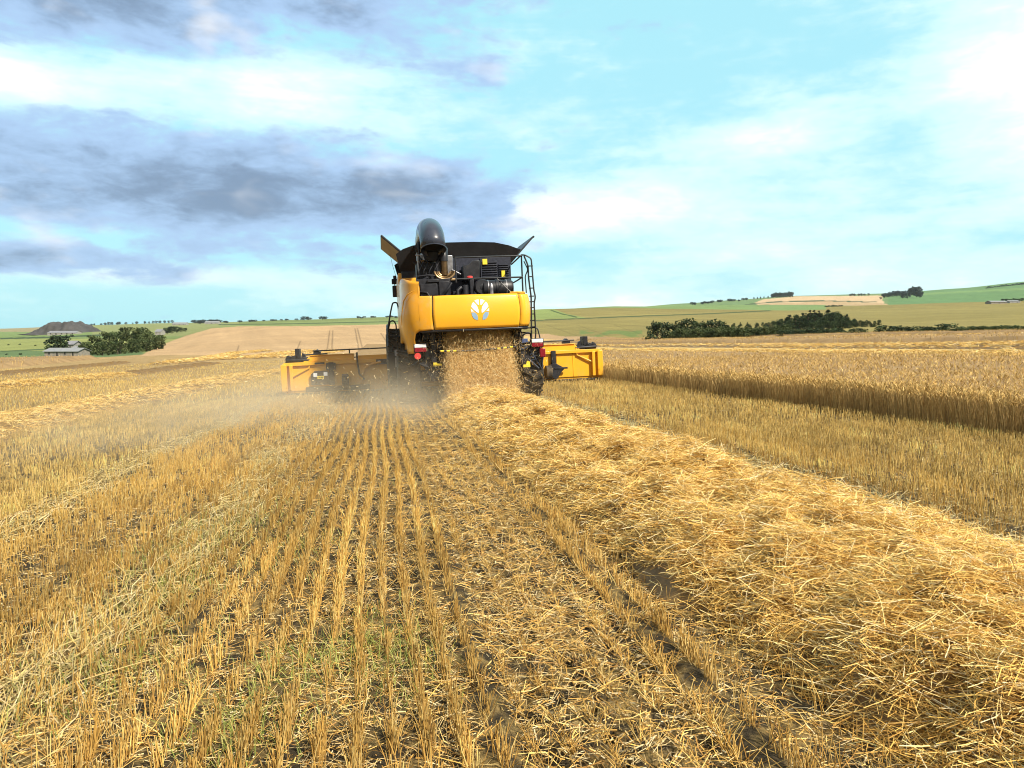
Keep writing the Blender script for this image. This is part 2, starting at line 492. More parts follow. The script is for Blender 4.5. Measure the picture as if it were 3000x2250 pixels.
def build_ground():
    a_f = np.radians(np.unique(np.round(np.r_[np.arange(-46, 46.01, .11), np.arange(-21.5, -9, .04)], 4))); a_b = np.radians(np.arange(46, 314, 3.0))[1:]
    az = np.concatenate([a_f, a_b])
    r = [0.35]
    while r[-1] < 18: r.append(r[-1] * 1.0095 + .0005)
    while r[-1] < 900: r.append(r[-1] * 1.0115)
    while r[-1] < 3600: r.append(r[-1] * 1.03)
    r = np.array(r)
    A, Rr = np.meshgrid(az, r, indexing='xy')
    X = Rr * np.sin(A + YAW); Y = Rr * np.cos(A + YAW)
    Z = gz(X, Y)
    lump = np.clip(1 - Rr / 30, 0, 1)
    Z = Z + lump * ((fbm(X * 6, Y * 6, 5, 4) - .5) * .05 + (fbm(X * 22, Y * 22, 8, 2) - .5) * .02)
    # wheel track with the print of the tyre lugs
    for xc in (2.19 - 1.38, 2.19 + 1.5, -8.1 - 1.5, -8.1 + 1.5):
        inside = sstep(np.abs(X - xc), .36, .28) * (Y < 19)
        side = np.where(X < xc, 1.0, -1.0)
        ph = (Y + side * (X - xc) * .55) / .21 + np.where(X < xc, .5, 0)
        lug = sstep(np.abs((ph % 1.0) - .5), .30, .18)
        Z -= inside * lump * (.02 + .055 * lug * (.5 + fbm(X * 5, Y * 5, 17)))
        rim = np.exp(-((np.abs(X - xc) - .43) / .06) ** 2) * (Y < 19)
        Z += rim * .018 * lump
    n, mcol = Z.shape
    V = np.stack([X, Y, Z], -1).reshape(-1, 3)
    px, py, dz = to_pixel(V)
    C = ground_color(V[:, 0], V[:, 1], np.hypot(V[:, 0], V[:, 1]), px, py, V[:, 2])
    i = np.arange(n - 1)[:, None] * mcol + np.arange(mcol)[None]
    j = np.arange(n - 1)[:, None] * mcol + (np.arange(mcol)[None] + 1) % mcol
    Q = np.stack([i, j, j + mcol, i + mcol], -1).reshape(-1, 4)[:, ::-1]
    m = mat('land', None, .95, 0, .1)
    t = NT(m.node_tree); b = m.node_tree.nodes['Principled BSDF']
    a = t.n('ShaderNodeAttribute', attribute_name='Col').outputs['Color']
    tc = t.n('ShaderNodeTexCoord').outputs['Object']
    f = t.noise(tc, 35.0, 6, .7)
    c = t.mix(1.0, a, t.ramp(f, [(.25, .55), (.75, 1.4)]), 'MULTIPLY')
    f2 = t.noise(tc, 160.0, 5, .7)
    c = t.mix(1.0, c, t.ramp(f2, [(.32, .55), (.68, 1.5)]), 'MULTIPLY')
    g = t.noise(tc, 1.2, 5, .6)
    c = t.mix(1.0, c, t.ramp(g, [(.3, .82), (.7, 1.18)]), 'MULTIPLY')
    t.put(b.inputs['Base Color'], c)
    bp = t.n('ShaderNodeBump'); bp.inputs['Distance'].default_value = .02; bp.inputs['Strength'].default_value = .8
    t.put(bp.inputs['Height'], t.m('ADD', f, t.m('MULTIPLY', f2, .35))); t.t.links.new(bp.outputs[0], b.inputs['Normal'])
    o = np_mesh('ground', V, Q, C, m, smooth=True)
    tag(o, kind='structure')
build_ground()

def in_view(X, Y, Z, margin=260):
    px, py, d = to_pixel(np.stack([X, Y, Z], -1))
    margin = margin + 2200 / np.maximum(np.hypot(X, Y), 1.5)       # room for a step to the side
    return (d > .3) & (px > -margin) & (px < 3000 + margin) & (py < 2250 + margin * 1.6)

# ------------------------------------------------------------------ straw, stubble, crop
M_STRAW = attr_mat('straw', .55, .35, .12)
M_STALK = attr_mat('stalk', .85, .1, .1)
M_GREEN = attr_mat('green_blade', .6, .3, .25)
def pick(n, cols, jit=.12):
    c = np.array(cols)[rng.integers(0, len(cols), n)]
    return np.clip(c * rng.uniform(1 - jit, 1 + jit, (n, 1)), 0, .9)
GOLD = [(.78, .50, .13), (.85, .60, .20), (.65, .39, .09), (.88, .69, .30), (.50, .28, .06)]
PALE = [(.70, .56, .30), (.62, .47, .22), (.78, .66, .40), (.50, .36, .16)]
STUB = [(.66, .39, .095), (.56, .31, .07), (.74, .48, .14), (.38, .20, .05), (.80, .58, .22)]
GREY = [(.60, .44, .15), (.68, .52, .19), (.48, .34, .11), (.74, .60, .26)]

def density_mask(X, Y):
    """share of stalks left standing"""
    d = np.ones_like(X)
    d *= 1 - .9 * sstep(np.abs(X - SW_X - .05), 1.12, .92)
    d *= 1 - .5 * sstep(np.abs(X - .78), .40, .30)
    d *= 1 - .8 * sstep(np.abs(X - 3.69), .40, .25)
    w = .12 * np.sin(Y * .7) + .1 * np.sin(Y * 1.9)
    d *= 1 - .6 * sstep(np.abs(X + 1.38 + w), .38, .16)
    d *= 1 - .8 * sstep(np.abs(X + 3.15 + w * .6), .32, .16)
    for s in SWATHS_LEFT: d *= 1 - .9 * sstep(np.abs(X - s), 1.2, .9)
    d *= .55 + .65 * sstep(fbm(X * 1.3, Y * .8, 41, 3), .32, .55)
    return d

def build_stubble():
    parts = []
    for r0, r1, per_m, wid, K in ((.9, 6, 290, .80, 3), (6, 12, 160, .95, 2), (12, 24, 56, 1.5, 2), (24, 48, 9, 2.8, 2), (48, 80, 2.2, 4.5, 2)):
        L = r1 * 1.25
        X0 = max(-r1, LEFT_CROP)
        rows = np.arange(math.floor(X0 / .128), math.ceil(min(CROP_X0, r1) / .128)) * .128
        n = int(len(rows) * L * per_m)
        rows_x = rows[rng.integers(0, len(rows), n)]
        Y = rng.uniform(-.5, L, n)
        # clumps along the drilled row
        clump = fbm(rows_x * 9.0 + 50, Y * 7.0, 61, 2)
        right = rows_x > 4.2
        sd = np.where(right, .015, np.where(rows_x < -3, .014, .011))
        X = rows_x + rng.normal(0, 1, n) * sd + .025 * np.sin(Y * .9 + rows_x * 3)
        r = np.hypot(X, Y)
        keep = (r >= r0) & (r < r1) & (X < CROP_X0) & (X > LEFT_CROP)
        keep &= ~((Y > HEAD_Y) & (X > HEAD_X0))
        keep &= rng.uniform(0, 1, n) < density_mask(X, Y) * np.where(clump > .44, 1.0, np.where(right, .6, .12))
        Z = gz(X, Y)
        keep &= in_view(X, Y, Z)
        X, Y, Z = X[keep], Y[keep], Z[keep]; n = len(X)
        h = rng.uniform(.075, .135, n) * (.85 + .4 * fbm(X * 2, Y * 1.0, 71, 2))
        track = sstep(np.abs(X - .78), .45, .3)
        h = h * (1 - .35 * track)
        lean = rng.normal(0, .13, (n, 2)) + rng.normal(0, .5, (n, 2)) * track[:, None]
        lean[:, 1] += .05
        lean += rng.normal(0, .55, (n, 2)) * (rng.uniform(0, 1, n) < .13)[:, None]
        k = np.linspace(0, 1, K)
        pts = np.zeros((n, K, 3))
        pts[:, :, 0] = X[:, None] + lean[:, :1] * h[:, None] * k ** 1.3
        pts[:, :, 1] = Y[:, None] + lean[:, 1:] * h[:, None] * k ** 1.3
        pts[:, :, 2] = Z[:, None] - .012 + h[:, None] * k * (1 - .35 * track[:, None])
        col = pick(n, STUB, .16)
        g = (X > 4.2) | (X < -3.0)
        col[g] = col[g] * .38 + pick(g.sum(), GREY, .12) * .62
        g2 = ~g
        col[g2] = col[g2] * .8 + pick(g2.sum(), GREY, .15) * .2
        tone = np.where(g, .62 + .8 * fbm(X * 4, Y * 3, 91, 3), .70 + .5 * fbm(X * 3.5, Y * 2.5, 91, 3)) * np.where(g, rng.choice([1.0, 1.12, .55], n, p=[.5, .3, .2]), 1.0) * (.78 + .44 * hashn(np.round(X / .256), np.floor(Y * .35 + hashn(np.round(X / .256), np.zeros(n), 5) * 7), 77))
        col = np.clip(col * tone[:, None], 0, .85)
        edge = (np.abs(X + 2.75) < .35) | (np.abs(X - 4.6) < .25)
        col[edge] = col[edge] * .5 + pick(edge.sum(), GOLD, .1) * .5  # left strip: golden-lit edge put into the stalk colour
        rad = rng.uniform(.0016, .0026, n) * wid
        parts.append(prisms(pts, rad, col))
    V, Q, C = merge(parts)
    o = np_mesh('stubble', V, Q, C, M_STALK)
    tag(o, 'rows of short golden brown cut stubble across the harvested field', 'stubble', kind='stuff')
build_stubble()

def lying_straw(X, Y, base, n_len, width, cols, tilt=.25, dirs=None, curve=.35, K=4, lift=.02):
    """loose straws: arcs lying over a surface"""
    n = len(X)
    L = rng.uniform(n_len[0], n_len[1], n)
    th = rng.uniform(0, 6.283, n) if dirs is None else dirs
    ti = rng.normal(0, tilt, n)
    bend = rng.normal(0, curve, n)
    s = np.linspace(-.5, .5, K)
    ang = th[:, None] + bend[:, None] * s[None] * 2
    u = np.cumsum(np.concatenate([np.zeros((n, 1)), np.cos(.5 * (ang[:, 1:] + ang[:, :-1])) * (L / (K - 1))[:, None]], 1), 1)
    v = np.cumsum(np.concatenate([np.zeros((n, 1)), np.sin(.5 * (ang[:, 1:] + ang[:, :-1])) * (L / (K - 1))[:, None]], 1), 1)
    u -= u.mean(1, keepdims=True); v -= v.mean(1, keepdims=True)
    pts = np.zeros((n, K, 3))
    pts[:, :, 0] = X[:, None] + u * np.cos(ti)[:, None]
    pts[:, :, 1] = Y[:, None] + v * np.cos(ti)[:, None]
    arch = rng.uniform(-.10, .22, n)[:, None] * L[:, None] * (.25 - s[None] ** 2) * 2
    pts[:, :, 2] = base[:, None] + s[None] * (L * np.sin(ti))[:, None] + arch + lift
    roll = rng.uniform(-1.1, 1.1, n)
    side = np.stack([-np.sin(th) * np.cos(roll), np.cos(th) * np.cos(roll), np.sin(roll)], -1)
    w = rng.uniform(width[0], width[1], n)
    return strips(pts, w, side, pick(n, cols, .16))

def build_litter():
    parts = []
    # chopped straw between the rows
    for r0, r1, n, w in ((.9, 5, 22000, .62), (5, 11, 22000, .9), (11, 24, 15000, 1.8)):
        rr = np.sqrt(rng.uniform(r0 ** 2, r1 ** 2, n)); aa = rng.uniform(R(-48), R(48), n) + YAW
        X, Y = rr * np.sin(aa), rr * np.cos(aa)
        k = (X < CROP_X0) & (rng.uniform(0, 1, n) < .35 + .8 * sstep(fbm(X * 1.6, Y * 1.6, 83, 3), .4, .6)) & ~((Y > HEAD_Y) & (X > HEAD_X0))
        X, Y = X[k], Y[k]
        parts.append(lying_straw(X, Y, gz(X, Y), (.05, .20), (.0025 * w, .0045 * w), STUB + PALE[:2], .16, curve=.5, K=3, lift=.008))
    n = 110000                                  # chaff and broken bits
    rr = .9 + 9 * rng.uniform(0, 1, n) ** .8; aa = rng.uniform(R(-42), R(42), n) + YAW
    X, Y = rr * np.sin(aa), rr * np.cos(aa)
    k = X < CROP_X0; X, Y = X[k], Y[k]
    parts.append(lying_straw(X, Y, gz(X, Y), (.012, .05), (.002, .0045), STUB + PALE + [(.30, .22, .11), (.22, .17, .09)], .3, curve=.2, K=2, lift=.006))
    n = 6000                                    # pale trash blown along the far side of the swath
    Y = 2 + 16 * rng.uniform(0, 1, n) ** 1.2; X = 3.72 + rng.normal(0, .26, n)
    k = X > 3.2; X, Y = X[k], Y[k]
    parts.append(lying_straw(X, Y, gz(X, Y), (.06, .22), (.003, .006), [(.50, .41, .19), (.58, .48, .24), (.42, .36, .16), (.66, .54, .27), (.32, .27, .12)], .5, curve=.6, K=3, lift=.03))
    n = 4200
    X = rng.uniform(.15, 1.7, n); Y = .8 + 15 * rng.uniform(0, 1, n) ** 1.6
    parts.append(lying_straw(X, Y, gz(X, Y), (.05, .22), (.002, .0038), STUB + GOLD[:3], .22, curve=.5, K=3, lift=.012))
    # flattened straw along the wheel marks and the seam of the last pass
    for xc, sd, lo, hi, n, ln in ((-1.42, .17, .8, 11, 2500, .62), (-3.15, .16, 2, 16, 2000, .55), (-1.4, .25, 11, 20, 900, .45), (-3.15, .2, 16, 26, 700, .5)):
        Y = rng.uniform(lo, hi, n)
        X = xc + rng.normal(0, sd, n) - .12 * np.sin(Y * .7)
        d = R(90) + rng.normal(0, .36, n) + .18
        k = in_view(X, Y, gz(X, Y), 400)
        X, Y, d = X[k], Y[k], d[k]
        wf = np.clip(np.hypot(X, Y) / 6, .9, 2.0).mean()
        parts.append(lying_straw(X, Y, gz(X, Y), (.2, ln), (.0022 * wf, .0042 * wf), [PALE[0], PALE[1], (.60, .44, .17), (.48, .36, .13), (.50, .40, .15), (.36, .30, .11)], .12, dirs=d, curve=.5, lift=.03))
    V, Q, C = merge(parts)
    o = np_mesh('straw_litter', V, Q, C, M_STRAW)
    tag(o, 'chopped and flattened pale straw lying between the stubble rows', 'straw', kind='stuff')
build_litter()

def swath_z(u, Y, half, hgt, seed):
    """height of a windrow over the ground; u is the offset from its line"""
    e = half * (1 + .16 * (fbm(Y * .9, Y * 0 + seed, seed, 3) - .5) * 2)
    p = np.clip(1 - (np.abs(u) / e) ** 3.4, 0, 1)
    b = .42 + .65 * fbm(u * 2.9 + 9, Y * 2.9, seed + 3, 3) + .95 * (fbm(u * 7.0, Y * 7.0, seed + 9, 2) - .5)
    return hgt * p * b * 1.15

def build_swath(name, path, half, hgt, label, n_straw, width, lens, seed, cell, group, cols=GOLD + GOLD + [PALE[2]], view=True, spread=1.0):
    """a windrow along a ground polyline: a heap of straw with a fringe of loose stems"""
    path = np.array(path, float)
    seg = np.r_[0, np.cumsum(np.hypot(*np.diff(path[:, :2], axis=0).T))]
    n = max(8, int(seg[-1] / cell)); s = np.linspace(0, seg[-1], n)
    cx, cy = np.interp(s, seg, path[:, 0]), np.interp(s, seg, path[:, 1])
    tx, ty = np.gradient(cx), np.gradient(cy); L = np.hypot(tx, ty); tx, ty = tx / L, ty / L
    k = max(9, int(half * 2.3 / cell)); u = np.linspace(-half * 1.15, half * 1.15, k)
    X = cx[:, None] + ty[:, None] * u; Y = cy[:, None] - tx[:, None] * u
    H = swath_z(u[None], s[:, None] + 0 * u[None], half, hgt, seed)
    ends = np.minimum(sstep(s, 0, .5), 1)[:, None]
    Z = gz(X, Y) + H * ends - .02
    V = np.stack([X, Y, Z], -1).reshape(-1, 3)
    i = (np.arange(n - 1)[:, None] * k + np.arange(k - 1)[None]).ravel()
    Q = np.stack([i, i + 1, i + k + 1, i + k], 1)
    C = np.repeat(np.array([[.20, .118, .036]]), len(V), 0) * (.6 + .8 * fbm(V[:, 0] * 12, V[:, 1] * 12, seed + 5, 3))[:, None]  # heap coloured darker than its stems, shade of the gaps put in
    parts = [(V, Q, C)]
    # loose stems, thicker sampling close to the eye
    for r0, r1, cnt, wf in n_straw:
        ss = rng.uniform(0, seg[-1], cnt * 3); uu = rng.normal(0, .42 * half * spread, cnt * 3)
        uu = np.where(rng.uniform(0, 1, cnt * 3) < .6, rng.uniform(-half, half, cnt * 3), uu)
        x0, y0 = np.interp(ss, s, cx), np.interp(ss, s, cy); a, b = np.interp(ss, s, tx), np.interp(ss, s, ty)
        X, Y = x0 + b * uu, y0 - a * uu
        r = np.hypot(X, Y); z = gz(X, Y)
        ok = (r >= r0) & (r < r1) & (np.abs(uu) < half * 1.3)
        if view: ok &= in_view(X, Y, z, 500)
        idx = np.nonzero(ok)[0][:cnt]
        X, Y, z, uu, ss = X[idx], Y[idx], z[idx], uu[idx], ss[idx]
        base = z + swath_z(uu, ss, half, hgt, seed) + rng.uniform(-.035, .045, len(X)) * min(1, hgt / .2)
        parts.append(lying_straw(X, Y, base, (lens[0] * wf ** .2, lens[1] * wf ** .2), (width[0] * wf, width[1] * wf), cols, .30, curve=.55, lift=.01))
    V, Q, C = merge(parts)
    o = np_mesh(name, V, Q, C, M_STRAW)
    tag(o, label, 'straw swath', group)
    return o

build_swath('straw_swath', [(2.60, .6), (2.50, 3), (2.36, 6), (2.28, 9), (2.24, 12), (2.24, 16), (2.24, 17.6)], .93, .33,
            'fresh golden straw swath lying behind the combine harvester', [(.5, 4.5, 115000, .72), (4.5, 8, 80000, .88), (8, 18.5, 66000, 1.3)],
            (.0024, .0048), (.07, .27), 101, .05, 'straw swaths on the field')
lab = ('cut straw swath left of the combine, nearest of those on the left', 'cut straw swath left of the combine, second from the combine', 'cut straw swath left of the combine, beside the standing barley')
for k, sx in enumerate(SWATHS_LEFT):
    yend = (60, 75, 82)[k]
    build_swath('straw_swath', [(sx, 8), (sx, 30), (sx + .2, yend * .8), (sx + 2.5, yend)], 1.25, .22, lab[k],
                [(6, 24, 26000, 1.35), (24, 60, 18000, 2.3)], (.0033, .0055), (.12, .28), 120 + 13 * k, .12, 'straw swaths on the field', cols=GOLD + [PALE[1]])
# headland swaths that swing round in front of the far wheat
for k, pl in enumerate(([(470, 1068), (600, 1055), (690, 1036), (780, 1029)], [(640, 1054), (760, 1046), (850, 1034), (920, 1029)], [(740, 1051), (850, 1047), (930, 1037), (985, 1029)])):
    pth = [ground_at(a, b) for a, b in pl]
    build_swath('straw_swath', pth, 1.3, .18, 'pale curved straw swath on the headland, ' + ('farthest from', 'second from', 'nearest to')[k] + ' the header', [(30, 400, 4000, 4.5)],
                (.004, .007), (.3, .6), 170 + 9 * k, .5, 'straw swaths on the headland')
# swaths on the cut strips right of the standing strip
rl = ('pale straw swath right of the standing barley, nearest of the far ones', 'pale straw swath right of the standing barley, middle of the far ones', 'thin pale straw swath right of the standing barley, below the hedge')
for k, sx in enumerate((22.5, 32.0, 53.0)):
    build_swath('straw_swath', [(sx, 10), (sx, 60), (sx, 140)], 1.5, .24, rl[k], [(20, 70, 14000, 3.2), (70, 150, 5000, 5.5)], (.0035, .006), (.2, .4), 210 + 7 * k, .3,
                'straw swaths on the right-hand strips')

M_CANOPY = varied('canopy', (.20, .125, .058), (.36, .235, .115), 9.0, .9, 6, .03, 40)
def crop_block(name, x0, x1, y0, y1, h, label, cell, ragged=.05):
    """the closed top of a stand of barley, with its sides down to the ground"""
    nx, ny = max(4, int((x1 - x0) / cell)), max(4, int((y1 - y0) / cell))
    x = np.linspace(x0, x1, nx); y = np.linspace(y0, y1, ny)
    X, Y = np.meshgrid(x, y)
    top = gz(X, Y) + h * (.80 + .16 * fbm(X * .8, Y * .8, 301, 3)) + ragged * (fbm(X * 5, Y * 5, 307, 2) - .5)
    edge = (X == x[0]) | (X == x[-1]) | (Y == y[0]) | (Y == y[-1])
    Z = np.where(edge, gz(X, Y) - .02, top)
    V = np.stack([X, Y, Z], -1).reshape(-1, 3)
    i = (np.arange(ny - 1)[:, None] * nx + np.arange(nx - 1)[None]).ravel()
    Q = np.stack([i, i + 1, i + nx + 1, i + nx], 1)
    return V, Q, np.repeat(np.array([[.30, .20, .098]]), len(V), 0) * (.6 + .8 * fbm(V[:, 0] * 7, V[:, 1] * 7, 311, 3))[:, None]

BARLEY = [(.56, .37, .13), (.63, .43, .155), (.47, .30, .10), (.68, .50, .21), (.38, .24, .08)]
def barley(X, Y, h, wf, ear=True):
    n = len(X); z = gz(X, Y)
    hh = h * rng.uniform(.82, 1.12, n)
    lean = rng.normal(0, .12, (n, 2)) + np.array([.03, .05])
    k = np.array([0, .55, 1.0])
    pts = np.zeros((n, 3, 3))
    pts[:, :, 0] = X[:, None] + lean[:, :1] * hh[:, None] * k ** 1.6
    pts[:, :, 1] = Y[:, None] + lean[:, 1:] * hh[:, None] * k ** 1.6
    pts[:, :, 2] = z[:, None] + hh[:, None] * k * .88
    th = rng.uniform(0, 3.14, n)
    side = np.stack([np.cos(th), np.sin(th), 0 * th], -1)
    w = rng.uniform(.0025, .0045, n) * wf
    out = [strips(pts, w, side, pick(n, [(.46, .31, .12), (.58, .42, .18), (.36, .23, .085), (.30, .22, .09)], .15))]
    if ear:
        e = np.zeros((n, 3, 3)); e[:, 0] = pts[:, 2]
        ph = rng.uniform(0, 6.28, n); nod = rng.uniform(.02, .07, n)
        e[:, 1] = e[:, 0] + np.stack([np.cos(ph) * nod * .5, np.sin(ph) * nod * .5, hh * .08], -1)
        e[:, 2] = e[:, 1] + np.stack([np.cos(ph) * nod, np.sin(ph) * nod, rng.uniform(-.03, .04, n)], -1)
        ew = np.stack([w * .9, rng.uniform(.010, .016, n) * wf ** .6, w * .5], 1)
        out.append(strips(e, ew, side, pick(n, BARLEY, .18)))
    return out

def build_crop():
    parts = [crop_block('c', CROP_X0 + .28, CROP_X1, 3.5, 150, .50, '', .16)]
    # the cut face, then the stand behind it
    for y0, y1, per, wf in ((3.5, 16, 650, .95), (16, 34, 260, 1.7), (34, 70, 60, 3.4)):
        n = int((y1 - y0) * per)
        Y = rng.uniform(y0, y1, n)
        X = CROP_X0 + np.abs(rng.normal(0, .30, n)) + .06 * np.sin(Y * 1.3) + .05 * np.sin(Y * 3.7)
        parts += barley(X, Y, .50, wf)
    for r0, r1, per, wf in ((0, 17, 330, .95), (17, 32, 120, 1.7), (32, 75, 22, 3.6)):
        n = int((r1 * 1.05 - 3) * (CROP_X1 - CROP_X0) * per)
        X = rng.uniform(CROP_X0, CROP_X1, n); Y = rng.uniform(3, r1 * 1.05, n); r = np.hypot(X, Y)
        ok = (r >= r0) & (r < r1) & in_view(X, Y, gz(X, Y), 300)
        parts += barley(X[ok], Y[ok], .51, wf)
    V, Q, C = merge(parts)
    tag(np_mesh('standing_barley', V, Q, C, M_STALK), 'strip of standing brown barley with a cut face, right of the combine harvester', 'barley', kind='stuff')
    # uncut crop in front of the header
    parts = [crop_block('c', HEAD_X0, CROP_X0 + .28, HEAD_Y + 1.6, 150, .50, '', .2)]
    n = 9000
    X = rng.uniform(HEAD_X0, CROP_X0, n); Y = HEAD_Y + 1.2 + np.abs(rng.normal(0, 6, n))
    parts += barley(X, Y, .56, 2.5)
    V, Q, C = merge(parts)
    tag(np_mesh('uncut_barley', V, Q, C, M_STALK), 'uncut brown barley in front of the combine header', 'barley', kind='stuff')
    # far strips on the right and the stand on the left
    for (x0, x1, y0, y1, nm, lb) in ((CROP2[0], CROP2[1], 15, 210, 'far_barley_strip', 'far strip of standing barley between pale straw strips on the right'),
                                     (CROP3[0], CROP3[1], 25, 230, 'hedge_barley_strip', 'narrow strip of standing barley below the hedge on the right'),
                                     (-78, LEFT_CROP, 20, 100, 'valley_barley', 'standing barley on the left above the valley farm')):
        parts = [crop_block('c', x0, x1, y0, y1, .5, '', .8, .12)]
        n = 9000
        X = rng.uniform(x0, x1, n); Y = rng.uniform(y0, y1, n)
        ok = in_view(X, Y, gz(X, Y), 300)
        parts += barley(X[ok], Y[ok], .56, 7.0)
        V, Q, C = merge(parts)
        tag(np_mesh(nm, V, Q, C, M_STALK), lb, 'barley', kind='stuff')
build_crop()

def build_weeds():
    parts = []
    for px, py, rad, n in ((1110, 1880, .15, 330), (1040, 1905, .12, 120), (760, 2080, .16, 200), (520, 1730, .14, 350), (880, 1950, .12, 260), (640, 1560, .25, 420), (690, 2150, .12, 260), (880, 1610, .2, 300), (480, 1650, .2, 300), (1180, 1960, .12, 250), (560, 1600, .3, 260), (330, 1820, .25, 300), (420, 1950, .2, 260), (760, 1480, .4, 300), (230, 2000, .2, 260), (700, 1540, .3, 260)):
        c = ground_at(px, py)
        X = c[0] + rng.normal(0, rad, n); Y = c[1] + rng.normal(0, rad * 1.6, n); z = gz(X, Y)
        h = rng.uniform(.03, .10, n); ph = rng.uniform(0, 6.28, n); out = rng.uniform(.02, .09, n)
        pts = np.zeros((n, 3, 3))
        for i, k in enumerate((0, .6, 1)):
            pts[:, i] = np.stack([X + np.cos(ph) * out * k ** 1.5, Y + np.sin(ph) * out * k ** 1.5, z + h * (k - .25 * k * k)], -1)
        side = np.stack([-np.sin(ph), np.cos(ph), 0 * ph], -1)
        w = np.stack([np.full(n, .0035), np.full(n, .003), np.full(n, .0008)], 1)
        parts.append(strips(pts, w, side, pick(n, [(.26, .30, .06), (.36, .38, .09), (.18, .23, .045), (.42, .40, .12)], .2)))
    V, Q, C = merge(parts)
    tag(np_mesh('weeds', V, Q, C, M_GREEN), 'green grass weeds growing between the stubble rows', 'weeds', kind='stuff')
build_weeds()

# ------------------------------------------------------------------ the combine harvester
def yellow(name, c=(.86, .44, .026), dusty=.3):
    m = varied(name, c, tuple(x * .93 for x in c), 2.0, .34, 4, 0, coat=.25, rvar=.06, dust=((.52, .36, .15), .48, dusty))
    return m
M_YEL = yellow('yellow_paint')
M_YEL_OLD = yellow('dusty_yellow_paint', (.76, .36, .022), .6)
M_BLACK = varied('black_plastic', (.010, .011, .015), (.022, .024, .030), 6, .45, 4, spec=.4, dust=((.10, .075, .045), .55, .4))
M_DARK = varied('dark_steel', (.008, .009, .014), (.022, .024, .032), 8, .5, 4, metallic=.1, dust=((.09, .065, .035), .55, .4))
M_NAVY = varied('radiator_screen', (.012, .015, .028), (.024, .028, .048), 14, .55, 3)
M_RUB = varied('tyre_rubber', (.018, .017, .016), (.04, .036, .030), 5, .85, 4, dust=((.16, .115, .065), .42, .8))
M_FAB = varied('grey_tank_cover', (.006, .006, .008), (.012, .012, .014), 3, .6, 3, .004, 20)
M_GREY = varied('auger_grey', (.026, .033, .052), (.045, .054, .080), 3, .30, 4, coat=.3, rvar=.08)
M_TAN = varied('heat_shield', (.42, .29, .15), (.26, .17, .085), 9, .4, 4, metallic=.5)
M_BRASS = varied('exhaust_steel', (.16, .10, .045), (.07, .045, .022), 10, .4, 4, metallic=.7)
M_STEEL = varied('bare_steel', (.42, .42, .44), (.28, .28, .29), 10, .35, 4, metallic=.8)
M_WHITE = mat('white_lens', (.75, .76, .78), .2, 0, .5)
M_SILVER = mat('silver_decal', (.80, .84, .88), .3, .0, .5)
M_BLUE = mat('blue_decal', (.26, .42, .62), .3, 0, .5)
M_RED = mat('red_lens', (.20, .006, .016), .2, 0, .5)
M_CAPRED = mat('red_plastic', (.62, .055, .05), .45)
M_STICK = mat('yellow_sticker', (.80, .62, .05), .5)
M_GLASS = mat('cab_glass', (.02, .025, .03), .06, 0, .6)
M_BLUEBOX = mat('blue_plastic', (.05, .09, .22), .5)
M_LIGHT = varied('work_lamp_lens', (.70, .74, .78), (.55, .6, .66), 30, .15)

def bm_obj(name, bm, m, parent=None, bevel=0.0, smooth=True, segs=2):
    me = bpy.data.meshes.new(name)
    bmesh.ops.recalc_face_normals(bm, faces=bm.faces)
    bm.to_mesh(me); bm.free()
    me.materials.append(m)
    o = bpy.data.objects.new(name, me)
    COL.objects.link(o)
    if parent: o.parent = parent
    if smooth:
        for p in me.polygons: p.use_smooth = True
        me.set_sharp_from_angle(angle=R(35))
    if bevel:
        b = o.modifiers.new('bevel', 'BEVEL'); b.width = bevel; b.segments = segs; b.limit_method = 'ANGLE'; b.angle_limit = R(40)
        b.harden_normals = False
    return o

def add_box(bm, lo, hi, rot=None, piv=None):
    g = bmesh.ops.create_cube(bm, size=1.0)['verts']
    lo, hi = Vector(lo), Vector(hi); c = (lo + hi) / 2; s = hi - lo
    for v in g: v.co = Vector((v.co.x * s.x, v.co.y * s.y, v.co.z * s.z)) + c
    if rot is not None: bmesh.ops.rotate(bm, verts=g, cent=piv if piv is not None else c, matrix=rot)
    return g

def add_prism(bm, poly, axis, a, b):
    """polygon in the plane across axis, pushed from a to b"""
    def P(u, v, t):
        return {'x': (t, u, v), 'y': (u, t, v), 'z': (u, v, t)}[axis]
    A = [bm.verts.new(P(u, v, a)) for u, v in poly]; B = [bm.verts.new(P(u, v, b)) for u, v in poly]
    n = len(poly)
    bm.faces.new(A); bm.faces.new(B[::-1])
    for i in range(n): bm.faces.new((A[i], B[i], B[(i + 1) % n], A[(i + 1) % n]))

def add_tube(bm, pts, r, seg=8, caps=True, closed=False):
    pts = [Vector(p) for p in pts]; n = len(pts)
    rad = r if isinstance(r, (list, tuple)) else [r] * n
    rings = []; up = None
    for i, p in enumerate(pts):
        d = (pts[(i + 1) % n] - pts[i - 1]) if closed or 0 < i < n - 1 else (pts[1] - pts[0] if i == 0 else pts[-1] - pts[-2])
        d.normalize()
        if up is None:
            up = Vector((0, 0, 1)) if abs(d.z) < .9 else Vector((1, 0, 0))
        s = d.cross(up).normalized(); up = s.cross(d).normalized()
        rings.append([bm.verts.new(p + (s * math.cos(k * 2 * math.pi / seg) + up * math.sin(k * 2 * math.pi / seg)) * rad[i]) for k in range(seg)])
    for i in range(n - (0 if closed else 1)):
        a, b = rings[i], rings[(i + 1) % n]
        for k in range(seg): bm.faces.new((a[k], a[(k + 1) % seg], b[(k + 1) % seg], b[k]))
    if caps and not closed:
        bm.faces.new(rings[0][::-1]); bm.faces.new(rings[-1])
    return rings

